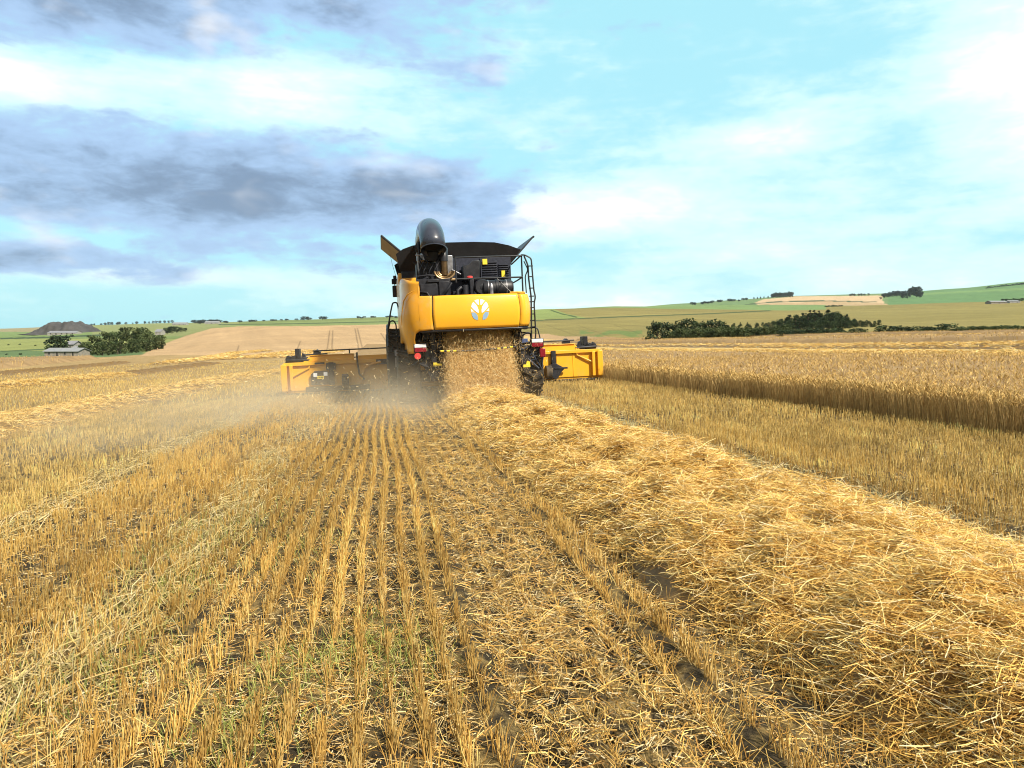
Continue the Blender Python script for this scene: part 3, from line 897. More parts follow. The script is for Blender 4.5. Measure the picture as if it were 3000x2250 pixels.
def rounded(pts, r, seg=4):
    """polyline with its corners turned by arcs"""
    pts = [Vector(p) for p in pts]; out = [pts[0]]
    for i in range(1, len(pts) - 1):
        a, b, c = pts[i - 1], pts[i], pts[i + 1]
        u, v = (a - b), (c - b); k = min(r, u.length * .45, v.length * .45)
        p, q = b + u.normalized() * k, b + v.normalized() * k
        for j in range(seg + 1):
            t = j / seg; out.append(p * (1 - t) ** 2 + b * 2 * t * (1 - t) + q * t * t)
    out.append(pts[-1])
    return out

def add_lathe(bm, prof, c, axis='x', seg=32):
    """profile of (offset along axis, radius) spun round the axis through c"""
    rings = []
    for a, r in prof:
        ring = []
        for k in range(seg):
            t = k * 2 * math.pi / seg; p, q = r * math.cos(t), r * math.sin(t)
            o = {'x': (a, p, q), 'y': (p, a, q), 'z': (p, q, a)}[axis]
            ring.append(bm.verts.new(Vector(c) + Vector(o)))
        rings.append(ring)
    for i in range(len(rings) - 1):
        for k in range(seg): bm.faces.new((rings[i][k], rings[i][(k + 1) % seg], rings[i + 1][(k + 1) % seg], rings[i + 1][k]))
    bm.faces.new(rings[0][::-1]); bm.faces.new(rings[-1])

def nb(): return bmesh.new()
def one(name, m, parent, fn, bevel=0.0, smooth=True):
    bm = nb(); fn(bm); return bm_obj(name, bm, m, parent, bevel, smooth)
def boxes(*bx): return lambda bm: [add_box(bm, a, b) for a, b in bx]
def tubes(r, *paths, seg=8): return lambda bm: [add_tube(bm, p, r, seg) for p in paths]

def surf(name, m, parent, fn, us, vs, thick=.025):
    """curved sheet: fn(u, v) -> point, given a thickness inwards"""
    bm = nb()
    g = [[bm.verts.new(fn(u, v)) for u in us] for v in vs]
    for j in range(len(vs) - 1):
        for i in range(len(us) - 1): bm.faces.new((g[j][i], g[j][i + 1], g[j + 1][i + 1], g[j + 1][i]))
    o = bm_obj(name, bm, m, parent)
    s = o.modifiers.new('solid', 'SOLIDIFY'); s.thickness = thick; s.offset = 0
    return o

def build_combine():
    X0, Y0 = 2.19, 19.0
    root = empty('combine_harvester', (X0, Y0, float(z_field(X0, Y0))))
    ex = Vector((1, 0, .04)).normalized(); ey = Vector((0, 1, -.0265)).normalized(); ez = ex.cross(ey).normalized(); ey = ez.cross(ex)
    root.rotation_euler = Matrix((ex, ey, ez)).transposed().to_euler()
    tag(root, 'yellow and black combine harvester driving away, straw pouring from its rear', 'combine harvester')
    P = root
    # ---- rear hood: plan curve of the skin, then the sheet between its lower and upper edge
    def plan(s):
        """s from -1 (left side front) over the back to +1 (right side front)"""
        pts = [(-1.62, 1.5), (-1.64, .4), (-1.63, -.6), (-1.60, -1.15), (-1.50, -1.50), (-1.30, -1.68), (-.95, -1.76), (0, -1.83), (1.0, -1.74), (1.16, -1.66), (1.27, -1.48), (1.31, -1.15), (1.31, -.6)]
        t = (s + 1) / 2 * (len(pts) - 1); i = min(int(t), len(pts) - 2); f = t - i
        q = [Vector(pts[max(0, min(len(pts) - 1, k))]) for k in (i - 1, i, i + 1, i + 2)]
        return 0.5 * ((2 * q[1]) + (q[2] - q[0]) * f + (2 * q[0] - 5 * q[1] + 4 * q[2] - q[3]) * f * f + (3 * q[1] - q[0] - 3 * q[2] + q[3]) * f ** 3)
    S_of = lambda k: k / 12 * 2 - 1         # station index to s
    def skin(z0, z1, bulge=.07):
        def fn(s, v):
            p = plan(s); z = z0(s) + (z1(s) - z0(s)) * v
            zc = (z - 1.75) / .78
            b = bulge * (1 - (2 * min(max(zc, -.4), 1.1) - 1) ** 2)
            # the lower edge tucks forward
            c = Vector((-.15, .2)); d = (p - c).normalized()
            q = p + d * b
            return (q.x, q.y, z)
        return fn
    lin = np.linspace
    vs = lin(0, 1, 13)
    surf('rear_hood', M_YEL, P, skin(lambda s: 1.765, lambda s: 2.52), lin(S_of(6.0) + .003, S_of(8) - .002, 25), vs)
    surf('corner_panel', M_YEL, P, skin(lambda s: 1.775, lambda s: 2.51), lin(S_of(8) + .002, 1, 20), vs)
    # left corner: full height, with the arm that runs down behind the wheel
    def zl(s):
        k = (s + 1) / 2 * 12
        pts = [(0, 1.55), (1.0, 1.5), (2.2, 1.34), (3.0, 1.24), (4.22, 1.24), (4.30, 1.36), (4.46, 1.55), (4.70, 1.68), (5.05, 1.74), (6, 1.762)]
        return float(np.interp(k, *zip(*pts)))
    def zh(s):
        k = (s + 1) / 2 * 12
        return float(np.interp(k, [0, 3, 4, 4.6, 5.18, 5.19, 6], [3.02, 2.98, 2.92, 2.88, 2.86, 2.53, 2.525]))
    ss = np.unique(np.r_[lin(-1, S_of(4.4), 22), lin(S_of(4.1), S_of(5.3), 34), S_of(5.18), S_of(5.19), lin(S_of(5.3), S_of(6.0) - .003, 8)])
    side = surf('corner_panel', M_YEL_OLD, P, skin(zl, zh, .045), ss, lin(0, 1, 20))
    side['label'] = 'dusty left corner panel with an arm running down'
    # moulded crease on the left corner
    one('crease', M_YEL_OLD, side, lambda bm: add_tube(bm, [(plan(s).x * 1.04 - .02, plan(s).y - .03, z) for s, z in ((S_of(3.2), 1.9), (S_of(3.5), 2.2), (S_of(3.9), 2.45), (S_of(4.4), 2.58), (S_of(4.9), 2.64), (S_of(5.1), 2.66))], [.004, .012, .016, .016, .012, .004], 8))
    one('hood_shell', M_BLACK, P, boxes(((-1.5, -1.45, 1.72), (1.22, -.55, 2.46)), ((-1.52, -.55, 1.5), (1.25, 1.2, 2.5))), .03)
    one('hood_lip', M_BLACK, P, lambda bm: add_tube(bm, [(plan(s).x * .985, plan(s).y + .03, 1.735) for s in lin(S_of(5.0), S_of(11.5), 30)], .035, 8))
    one('top_cap', M_YEL, P, lambda bm: add_prism(bm, [(.84, -1.62), (1.05, -1.66), (1.24, -1.45), (1.30, -1.1), (1.02, -1.05)], 'z', 2.535, 2.575), .012)
    # ---- leaf emblem, plates laid on the curved hood
    fn = skin(lambda s: 1.765, lambda s: 2.52)
    def on_hood(x, z, off):
        ks = lin(S_of(6), S_of(8), 200); v = (z - 1.765) / .755
        pts = [fn(s, v) for s in ks]; i = min(range(len(pts)), key=lambda j: abs(pts[j][0] - x))
        return Vector((x, pts[i][1] - off, z))
    def leaf_plate(name, poly, m, par):
        cx, cz, w, h = .095, 2.17, .215, .24
        bm = nb()
        def dens(pl):
            o = []
            for i in range(len(pl)):
                a, b = pl[i], pl[(i + 1) % len(pl)]
                o += [(a[0] + (b[0] - a[0]) * t, a[1] + (b[1] - a[1]) * t) for t in (0, .5)]
            return o
        mx, mz = sum(p[0] for p in poly) / len(poly), sum(p[1] for p in poly) / len(poly)
        pl = dens([(mx + (p[0] - mx) * .87, mz + (p[1] - mz) * .92) for p in poly])
        A = [bm.verts.new(on_hood(cx + u * w, cz + v * h, .012)) for u, v in pl]; B = [bm.verts.new(on_hood(cx + u * w, cz + v * h, .019)) for u, v in pl]
        bm.faces.new(A); bm.faces.new(B[::-1])
        for i in range(len(pl)): bm.faces.new((A[i], A[(i + 1) % len(pl)], B[(i + 1) % len(pl)], B[i]))
        return bm_obj(name, bm, m, par, smooth=False)
    top = [(.05, 1.0), (.32, .98), (.60, .87), (.40, .66), (.20, .46), (.05, .42)]
    midl = [(.70, .80), (.88, .60), (.98, .30), (.70, .02), (.38, -.24), (.12, -.36), (.10, -.05), (.22, .30), (.42, .56)]
    low_w = [(1.0, .16), (1.0, -.15), (.62, -.17), (.40, -.34), (.66, -.14)]
    low_w = [(1.0, .17), (.99, -.16), (.60, -.16), (.72, -.08)]
    low = [(.985, -.20), (.93, -.50), (.76, -.78), (.50, -.95), (.22, -1.0), (.20, -.80), (.26, -.52), (.38, -.36), (.55, -.21)]
    hood = [o for o in P.children if o.name.startswith('rear_hood')][0]
    for sgn in (-1, 1):
        f = lambda pl: [(u * sgn, v) for u, v in (pl if sgn > 0 else pl[::-1])]
        leaf_plate('emblem_leaf', f(top), M_SILVER, hood); leaf_plate('emblem_leaf', f(midl), M_SILVER, hood)
        leaf_plate('emblem_leaf', f(low_w), M_SILVER, hood)
        leaf_plate('emblem_leaf', f(low), M_BLUE, hood)
    # ---- chassis and body behind the hood
    one('body', M_YEL_OLD, P, lambda bm: (add_prism(bm, [(1.3, 1.35), (5.0, 1.2), (5.0, 3.3), (2.7, 3.35), (2.6, 2.4), (.2, 2.4), (.2, 1.6)], 'x', -1.50, 1.24)), .04)
    one('side_shield', M_YEL_OLD, P, lambda bm: add_prism(bm, [(1.6, 1.5), (4.4, 1.5), (4.4, 3.3), (2.6, 3.4), (1.6, 3.38)], 'x', -1.62, -1.52), .03)
    one('chassis', M_DARK, P, boxes(((-1.0, -1.0, .85), (1.0, 5.2, 1.35)), ((-1.05, -.9, 1.35), (-.78, 1.0, 1.74)), ((.98, -.9, 1.35), (1.15, .6, 1.74)), ((-1.25, -.14, .52), (1.25, .14, .80))), .02)
    one('straw_hood', M_BLACK, P, boxes(((-.82, -1.25, 1.15), (-.76, -.2, 1.74)), ((.99, -1.25, 1.15), (1.05, -.2, 1.74)), ((-.76, -.45, 1.0), (.99, -.38, 1.74)),
                                        ((-1.20, -1.2, 1.55), (-.86, -.5, 1.72)), ((-1.02, -1.32, 1.02), (-.90, -1.22, 1.72)), ((1.06, -1.30, .95), (1.14, -1.2, 1.74)),
                                        ((-1.02, -1.3, 1.32), (-.78, -1.1, 1.5))), .012)
    one('side_guard', M_DARK, P, lambda bm: (add_prism(bm, [(-1.25, 1.02), (-.92, 1.15), (-.80, .72), (-1.0, .55)], 'y', -1.22, -1.18),
                                             add_tube(bm, [(-1.3, -1.2, 1.0), (-1.0, -1.25, .85), (-.85, -1.2, 1.2)], .03), add_tube(bm, [(-1.45, -.9, .95), (-1.2, -1.1, 1.1)], .03)), .01)
    # ---- engine deck
    one('engine_cover', M_NAVY, P, lambda bm: (add_box(bm, (-.36, .5, 2.45), (1.26, 2.6, 3.62)), add_box(bm, (-.30, .46, 3.05), (-.10, .499, 3.44)),
                                               [add_box(bm, (.50, .47, 3.05 + k * .06), (.90, .499, 3.075 + k * .06)) for k in range(8)],
                                               [add_box(bm, (.93, .46, 3.02 + k * .055), (1.2, .499, 3.045 + k * .055)) for k in range(8)],
                                               add_box(bm, (.46, .44, 2.5), (.49, .499, 3.60))), .008)
    one('radiator_duct', M_BLACK, P, lambda bm: add_prism(bm, [(-.04, 3.0), (.38, 3.0), (.40, 3.50), (.22, 3.50), (.10, 3.40), (-.04, 3.38)], 'y', .05, .45), .02)
    one('engine_block', M_DARK, P, lambda bm: (add_box(bm, (-1.22, -.5, 2.46), (-.42, .7, 3.02)), add_box(bm, (-1.15, -.56, 2.60), (-.75, -.5, 2.90)), add_box(bm, (-.98, -.57, 2.93), (-.70, -.5, 3.0)),
                                               add_box(bm, (-.70, -.54, 2.55), (-.45, -.5, 2.95)), add_box(bm, (-.35, -.35, 2.46), (.02, .5, 2.72)),
                                               add_box(bm, (.06, -.5, 2.46), (.16, -.3, 2.98)), add_tube(bm, [(-.4, -.6, 2.9), (-.5, -.62, 2.75), (-.62, -.6, 2.62), (-.7, -.6, 2.5)], .035),
                                               add_tube(bm, [(-.15, -.45, 2.8), (-.25, -.5, 2.72), (-.25, -.5, 2.5)], .05), add_tube(bm, [(-1.2, -.55, 2.72), (-1.0, -.6, 2.68), (-.9, -.6, 2.5)], .03),
                                               add_tube(bm, [(-.05, -.4, 2.62), (-.05, -.4, 2.85)], .09, 12)), .015)
    one('air_cleaner', M_BLACK, P, lambda bm: (add_lathe(bm, [(-.36, .12), (-.34, .19), (-.30, .20), (-.05, .20), (-.03, .215), (.01, .215), (.03, .20), (.34, .20), (.40, .16), (.41, .08)], (.72, -.45, 2.75), 'x', 28)), 0)
    for bx in (.50, .95): one('air_cleaner_band', M_STEEL, P, lambda bm: add_lathe(bm, [(-.012, .207), (.012, .207)], (bx, -.45, 2.75), 'x', 28), 0)
    one('filter', M_BLACK, P, lambda bm: (add_lathe(bm, [(-.16, .17), (-.12, .2), (.05, .2), (.08, .12)], (.36, -.42, 2.78), 'y', 24), add_lathe(bm, [(-.165, .07), (-.16, .08)], (.36, -.42, 2.78), 'y', 16)), 0)
    one('small_canister', M_STEEL, P, lambda bm: (add_lathe(bm, [(-.16, .05), (.10, .05), (.13, .035), (.15, .03)], (.56, -.66, 2.70), 'z', 16)), 0)
    one('deck_support', M_BLACK, P, tubes(.016, [(.62, -1.2, 2.92), (.80, -1.25, 2.72), (.95, -1.3, 2.56)], seg=6))
    one('fluid_cap', M_CAPRED, P, lambda bm: add_lathe(bm, [(0, .075), (.07, .075), (.085, .05)], (.07, -.42, 2.985), 'z', 16))
    one('warning_sticker', M_STICK, P, boxes(((.52, .425, 3.43), (.64, .445, 3.57))))
    one('warning_sticker', M_STICK, P, boxes(((1.0, .425, 3.06), (1.09, .445, 3.26))))
    # ---- rail and ladder
    def rail(bm):
        for z in (3.43, 2.93): add_tube(bm, [(-.35, -1.25, z), (.5, -1.3, z), (1.22, -1.3, z)], .019, 8)
        for x, zb in ((-.35, 2.85), (1.22, 2.5)): add_tube(bm, [(x, -1.27, zb), (x, -1.27, 3.45)], .019, 8)
        add_tube(bm, [(1.22, -1.27, 2.93), (1.26, -.4, 2.93), (1.28, .5, 2.93)], .018); add_tube(bm, [(1.22, -1.27, 3.45), (1.27, -.4, 3.45), (1.28, .5, 3.42)], .018)
    one('deck_rail', M_BLACK, P, rail)
    def ladder(bm):
        add_tube(bm, rounded([(1.22, -1.30, 3.45), (1.30, -1.32, 3.44), (1.44, -1.34, 3.36), (1.47, -1.35, 2.6), (1.50, -1.36, 2.45), (1.46, -1.36, 2.3), (1.47, -1.36, 1.6), (1.45, -1.36, 1.42)], .06), .018)
        add_tube(bm, rounded([(1.28, -1.30, 3.42), (1.36, -1.32, 3.2), (1.36, -1.33, 2.9), (1.40, -1.34, 2.45), (1.36, -1.36, 1.4)], .06), .02)
        add_tube(bm, rounded([(1.27, -1.3, 3.3), (1.36, -1.31, 3.1), (1.28, -1.32, 2.95), (1.29, -1.33, 2.55)], .06), .014)
        for z in (3.18, 2.93, 2.66, 2.47, 2.34, 2.2, 2.05, 1.9, 1.75): add_tube(bm, [(1.355, -1.34, z), (1.47, -1.35, z)], .015, 6)
        add_tube(bm, rounded([(1.08, -1.3, 1.72), (1.52, -1.33, 1.73), (1.58, -1.33, 1.45)], .07), .015)
        add_tube(bm, rounded([(1.06, -1.3, 1.62), (1.34, -1.32, 1.62), (1.36, -1.33, 1.40)], .05), .015)
        add_tube(bm, rounded([(1.12, -1.3, 1.33), (1.14, -1.3, 1.5), (1.22, -1.3, 1.60), (1.34, -1.3, 1.60)], .05), .018)
        add_box(bm, (1.28, -1.34, 1.36), (1.62, -1.05, 1.39))
    one('ladder', M_BLACK, P, ladder)
    # ---- grain tank with its folded-out covers
    one('grain_tank', M_BLACK, P, lambda bm: add_prism(bm, [(-1.45, 3.0), (1.45, 3.0), (1.50, 3.55), (-1.50, 3.55)], 'y', 2.9, 5.4), .02)
    def sheet(bm, quad, t):
        a = [Vector(q) for q in quad]; n = (a[1] - a[0]).cross(a[-1] - a[0]).normalized() * t
        A = [bm.verts.new(p) for p in a]; B = [bm.verts.new(p + n) for p in a]
        bm.faces.new(A); bm.faces.new(B[::-1])
        for i in range(len(a)): bm.faces.new((A[i], B[i], B[(i + 1) % len(a)], A[(i + 1) % len(a)]))
    def back_cover(bm, y0, y1):
        top = [(1.98, 4.07), (1.62, 4.20), (1.2, 4.29), (.6, 4.315), (-.1, 4.315), (-.75, 4.305), (-1.15, 4.25), (-1.42, 4.16), (-1.62, 4.03)]
        pl = [(-1.50, 3.50), (1.58, 3.50), (1.80, 3.88)] + top
        A = [bm.verts.new((x, y0 + (y1 - y0) * (z - 3.5) / .8, z)) for x, z in pl]; B = [bm.verts.new((x, y0 + .03 + (y1 - y0) * (z - 3.5) / .8, z)) for x, z in pl]
        bm.faces.new(A); bm.faces.new(B[::-1]); n = len(pl)
        for i in range(n): bm.faces.new((A[i], B[i], B[(i + 1) % n], A[(i + 1) % n]))
    one('rear_tank_cover', M_FAB, P, lambda bm: back_cover(bm, 2.95, 2.7))
    one('front_tank_cover', M_FAB, P, lambda bm: back_cover(bm, 5.5, 5.75))
    rt = one('side_tank_cover', M_BLACK, P, lambda bm: sheet(bm, [(1.52, 2.9, 3.52), (2.42, 3.0, 4.46), (2.42, 5.4, 4.46), (1.52, 5.5, 3.52)], .045), .01)
    one('cover_ridge', M_BLACK, rt, tubes(.03, [(2.41, 3.0, 4.47), (2.41, 5.4, 4.47)]))
    lt = one('side_tank_cover', M_STRAWLIT_COVER, P, lambda bm: sheet(bm, [(-1.08, 2.9, 3.76), (-1.08, 5.6, 3.76), (-1.98, 5.6, 4.55), (-1.98, 2.9, 4.55)][::-1], .03), .006)
    lt['label'] = 'underside of the opened left tank cover, coloured as lit by straw'
    one('cover_frame', M_BLACK, lt, tubes(.032, [(-1.08, 5.62, 3.75), (-1.99, 5.62, 4.56), (-1.99, 2.88, 4.56), (-1.08, 2.88, 3.75)]))
    for yy in (3.7, 4.6): one('cover_rib', M_STEEL, lt, tubes(.012, [(-1.12, yy, 3.77), (-1.96, yy, 4.51)]))
    # ---- unloading auger, folded along the left side, its spout over the deck
    def auger(bm):
        ctr = [(-.92, 5.2, 3.8), (-.89, 3.6, 4.05), (-.85, 2.2, 4.28), (-.83, 1.3, 4.37), (-.82, .6, 4.37), (-.81, .05, 4.27), (-.80, -.37, 4.05), (-.79, -.51, 3.72)]
        rad = [.21, .22, .245, .275, .285, .295, .305, .305]
        add_tube(bm, rounded(ctr, .25, 3), list(np.interp(np.linspace(0, 1, 2 + 5 * 0 + 4 * (len(ctr) - 2)), np.linspace(0, 1, len(rad)), rad)), 28, caps=False)
    ag = one('unloading_auger', M_GREY, P, auger)
    so = ag.modifiers.new('solid', 'SOLIDIFY'); so.thickness = .018; so.offset = -1
    one('spout_rim', M_GREY, ag, lambda bm: add_tube(bm, [(-.79 + .305 * math.cos(a), -.512 + .305 * .93 * math.sin(a), 3.715 + .305 * -.36 * math.sin(a)) for a in np.linspace(0, 2 * math.pi, 33)[:-1]], .014, 8, closed=True))
    one('mouth_shade', M_FAB, ag, lambda bm: add_tube(bm, [(-.81, .1, 4.2), (-.80, -.30, 4.03), (-.79, -.44, 3.84)], [.28, .27, .26], 24))  # black plug inside the mouth stands for the shade in the pipe
    one('spout_boot', M_FAB, ag, lambda bm: (add_tube(bm, [(-.81, .25, 4.0), (-.80, .05, 3.78), (-.79, -.05, 3.60), (-.79, -.05, 3.48)], [.24, .26, .27, .23], 24)), 0)
    one('auger_cradle', M_DARK, P, lambda bm: (add_tube(bm, [(-1.12, -.2, 3.95), (-1.12, -.2, 3.5), (-.98, -.2, 3.2), (-.98, -.2, 2.95)], .03), add_tube(bm, [(-.5, -.2, 3.0), (-.52, -.2, 3.5)], .02),
                                               add_box(bm, (-1.2, -.1, 2.95), (-.55, .5, 3.45)), add_tube(bm, [(-.7, -.3, 3.05), (-.72, -.3, 3.4), (-.6, -.25, 3.6)], .025), add_tube(bm, [(-1.2, -.35, 3.1), (-.95, -.4, 3.12), (-.6, -.3, 3.1)], .022),
                                               add_tube(bm, [(-1.3, -.3, 2.92), (-1.1, -.4, 3.0), (-.95, -.42, 3.06)], .03),
                                               [add_tube(bm, rounded([(x, -.25, 3.0), (x - .06, -.38, 3.2), (x + .08, -.3, 3.42), (x + .02, -.1, 3.6)], .08), .014) for x in (-1.12, -1.0, -.86, -.74)]), .01)
    one('auger_knuckle', M_STEEL, P, lambda bm: (add_lathe(bm, [(-.10, .2), (-.06, .23), (.06, .23), (.10, .2)], (-.95, .05, 3.58), 'z', 20), add_tube(bm, [(-1.16, -.3, 3.2), (-1.18, -.3, 3.68)], .016), add_tube(bm, [(-1.22, -.3, 3.62), (-1.1, -.3, 3.62)], .016)))
    # ---- exhaust
    ex_ = one('exhaust', M_BRASS, P, lambda bm: add_tube(bm, rounded([(-.53, -.28, 3.12), (-.53, -.28, 3.60), (-.50, -.12, 3.76), (-.48, .1, 3.76)], .12), .085, 18), 0)
    one('exhaust_tip', M_BLACK, ex_, lambda bm: add_tube(bm, rounded([(-.53, -.285, 3.46), (-.53, -.285, 3.61), (-.50, -.12, 3.77), (-.48, .12, 3.77)], .12), .096, 18, caps=False))
    for kk, (rr, mm) in enumerate(((.15, M_TAN), (.20, M_BRASS), (.25, M_TAN))):
        one('heat_shield', mm, P, lambda bm: add_tube(bm, [(-.53 + rr * math.cos(a), -.30 - .03 * kk, 3.22 + rr * .8 * math.sin(a)) for a in np.linspace(math.pi * 1.02, math.pi * 1.98, 14)], .024, 8))
    one('shield_plate', M_TAN, P, boxes(((-.84, -.30, 2.985), (-.24, -.24, 3.035))), .008)
    one('silencer', M_STEEL, P, lambda bm: (add_box(bm, (-.76, -.1, 3.05), (-.30, .1, 3.62)), add_box(bm, (-.36, -.2, 3.18), (-.10, -.1, 3.215), Matrix.Rotation(R(28), 3, 'Y'))), .01)
    # ---- lamps and the chain across the back
    for x in (-1.27, 1.47):
        lp = one('tail_lamp', M_BLACK, P, boxes(((x - .155, -1.5, 1.26), (x + .155, -1.36, 1.47))), .015)
        one('white_lens', M_WHITE, lp, boxes(((x - .135, -1.515, 1.37), (x + .135, -1.485, 1.455))), .01)
        one('red_lens', M_RED, lp, boxes(((x - .135, -1.515, 1.27), (x + .135, -1.485, 1.365))), .01)
        one('lamp_arm', M_BLACK, lp, tubes(.025, [(x, -1.36, 1.36), (x * .85, -1.0, 1.36), (x * .7, -.8, 1.3)]))
    one('reflector', M_CAPRED, P, lambda bm: add_lathe(bm, [(-.02, .075), (.0, .075)], (-1.34, -1.5, 1.18), 'y', 20))
    one('reflector', M_RED, P, boxes(((1.52, -1.5, 1.02), (1.66, -1.46, 1.23))), .02)
    def pole(bm):
        f = lambda x: 1.27 - .03 * math.sin(math.pi * (x + .82) / 1.76) + .03 * (x + .82) / 1.76
        xs = [-.82 + 1.76 * k / 24 for k in range(25)]
        add_tube(bm, [(x, -1.58, f(x)) for x in xs], .021, 8)
    wp = one('warning_pole', M_BLACK, P, pole)
    wp.data.materials.append(M_STICK)
    for f in wp.data.polygons:
        k = int((f.center.x + .82) / 1.76 * 24)
        if (k < 6 or k >= 17) and k % 2 == 0: f.material_index = 1
    # ---- right mudguard with its slats, left one in the dust, yellow corner marks
    gd = one('mudguard', M_BLACK, P, lambda bm: add_prism(bm, [(1.08, .86), (1.08, 1.22), (1.50, 1.30), (1.66, 1.10), (1.58, .72), (1.52, .70)], 'y', -1.36, -1.30), .02)
    one('guard_edge', M_GREY, gd, tubes(.022, [(1.08, -1.38, 1.22), (1.38, -1.40, 1.30), (1.52, -1.40, 1.28), (1.64, -1.38, 1.12), (1.58, -1.38, .74), (1.30, -1.38, 1.22)], [(1.25, -1.40, 1.0), (1.50, -1.40, .76)]))
    one('guard_fold', M_GREY, gd, lambda bm: [add_box(bm, (1.30, -1.395, .98 + k * .075), (1.62, -1.37, 1.0 + k * .075), Matrix.Rotation(R(-14), 3, 'Y')) for k in range(4)])
    one('guard_rail', M_YEL, P, boxes(((1.10, -1.30, 1.225), (1.62, -1.24, 1.265))), .008)
    one('corner_mark', M_STICK, P, lambda bm: add_prism(bm, [(1.13, .80), (1.30, .80), (1.29, .94), (1.22, .95), (1.20, .865), (1.13, .865)], 'y', -1.405, -1.398))
    one('corner_mark', M_STICK, P, lambda bm: add_prism(bm, [(-.98, .92), (-.98, 1.08), (-.92, 1.08), (-.90, .985), (-.78, .97), (-.78, .92)], 'y', -1.30, -1.29))
    one('tool_box', M_BLUEBOX, P, boxes(((1.14, -.9, 1.34), (1.36, -.7, 1.48))), .01)
    # ---- wheels
    def wheel(name, c, rad, wid, lugs):
        w = one(name, M_RUB, P, lambda bm: (add_lathe(bm, [(-wid * .5, rad * .55), (-wid * .5, rad * .80), (-wid * .44, rad * .92), (-wid * .3, rad * .95), (wid * .3, rad * .95), (wid * .44, rad * .92), (wid * .5, rad * .80), (wid * .5, rad * .55)], c, 'x', 40),
                 [add_box(bm, (c[0] + s * wid * .25 - wid * .27, c[1] - .035, c[2] + rad * .93), (c[0] + s * wid * .25 + wid * .27, c[1] + .035, c[2] + rad * 1.0),
                          Matrix.Rotation((k + (.5 if s > 0 else 0)) * 2 * math.pi / lugs, 3, 'X') @ Matrix.Rotation(s * R(30), 3, 'Z'), Vector(c)) for k in range(lugs) for s in (-1, 1)]), .008)
        one('rim', M_YEL_OLD, w, lambda bm: (add_lathe(bm, [(-wid * .42, rad * .54), (-wid * .2, rad * .50), (wid * .2, rad * .50), (wid * .42, rad * .54)], c, 'x', 32), add_lathe(bm, [(-wid * .3, rad * .15), (wid * .3, rad * .15)], c, 'x', 16)))
    wheel('rear_wheel', (-1.52, 0, .66), .66, .56, 18); wheel('rear_wheel', (1.52, 0, .66), .66, .56, 18)
    wheel('front_wheel', (-1.66, 3.75, .98), .98, .72, 22); wheel('front_wheel', (1.66, 3.75, .98), .98, .72, 22)
    one('front_fender', M_BLACK, P, lambda bm: [add_tube(bm, [(x, 3.75 + 1.1 * math.cos(t), .98 + 1.08 * math.sin(t)) for t in np.linspace(.4, 2.7, 12)], .04) for x in (-1.95, -1.35)])
    # ---- cab, platform, handrails and mirror
    cab = one('cab', M_YEL_OLD, P, lambda bm: add_prism(bm, [(5.2, 1.9), (6.6, 1.9), (6.95, 2.6), (6.75, 3.55), (5.2, 3.6)], 'x', -1.05, 1.05), .06)
    for wx in (-1.062, 1.05): one('cab_window', M_GLASS, cab, boxes(((wx, 5.4, 2.25), (wx + .012, 6.55, 3.35))))
    one('cab_roof', M_BLACK, cab, boxes(((-1.15, 5.1, 3.6), (1.15, 7.0, 3.78))), .05)
    one('cab_side_panel', M_YEL_OLD, P, boxes(((-1.56, 4.6, 2.9), (-1.42, 5.2, 3.62))), .03)
    def hoops(bm):
        y = 2.6
        add_tube(bm, rounded([(-1.60, y, 1.25), (-1.62, y, 2.45), (-1.66, y, 2.66), (-1.78, y, 2.66), (-1.84, y, 2.45), (-1.95, y, 1.95), (-1.93, y, 1.72), (-1.62, y, 1.70)], .09), .021)
        add_tube(bm, rounded([(-1.71, y, 1.3), (-1.72, y, 2.05), (-1.78, y, 2.16), (-1.88, y, 2.14), (-1.94, y, 1.9)], .07), .019)
        add_tube(bm, rounded([(-1.96, y, 1.58), (-1.86, y, 1.54), (-1.84, y, 1.40), (-1.92, y, 1.15), (-1.92, y, .7)], .06), .017)
        add_tube(bm, [(-1.46, y, 1.9), (-1.49, y, 2.76)], .022); add_tube(bm, [(-1.62, y, 1.95), (-1.5, y, 2.2)], .014); add_tube(bm, [(-1.50, y, 2.05), (-1.56, y, 2.3)], .012)
    one('hand_rail', M_BLACK, P, hoops)
    one('platform', M_BLACK, P, lambda bm: (add_box(bm, (-2.0, 2.5, .55), (-1.55, 2.62, 1.25)), add_box(bm, (-1.98, 2.5, 1.25), (-1.4, 4.6, 1.31)), add_box(bm, (-2.0, 2.52, .2), (-1.96, 2.6, .6)), add_box(bm, (-1.6, 2.52, .2), (-1.56, 2.6, .6))), .02)
    one('platform_plate', M_STEEL, P, boxes(((-1.80, 2.485, .85), (-1.73, 2.50, 1.12)), ((-1.80, 2.485, 1.16), (-1.72, 2.50, 1.34))))
    mr = one('mirror', M_BLACK, P, boxes(((-1.74, 4.4, 2.93), (-1.58, 4.46, 3.28))), .025)
    one('mirror_arm', M_BLACK, mr, tubes(.016, [(-1.66, 4.43, 3.28), (-1.66, 4.43, 3.50), (-1.52, 4.5, 3.52), (-1.35, 4.7, 3.52)], [(-1.62, 4.43, 3.42), (-1.4, 4.6, 3.42)]))
    one('work_lamp', M_DARK, P, boxes(((-1.75, 4.36, 3.32), (-1.56, 4.48, 3.48)), ((-1.70, 4.38, 3.48), (-1.60, 4.46, 3.58))), .02)
    one('aerial', M_BLACK, P, tubes(.005, [(-1.62, 4.43, 3.58), (-1.70, 4.43, 3.9), (-1.76, 4.43, 4.25)], seg=5))
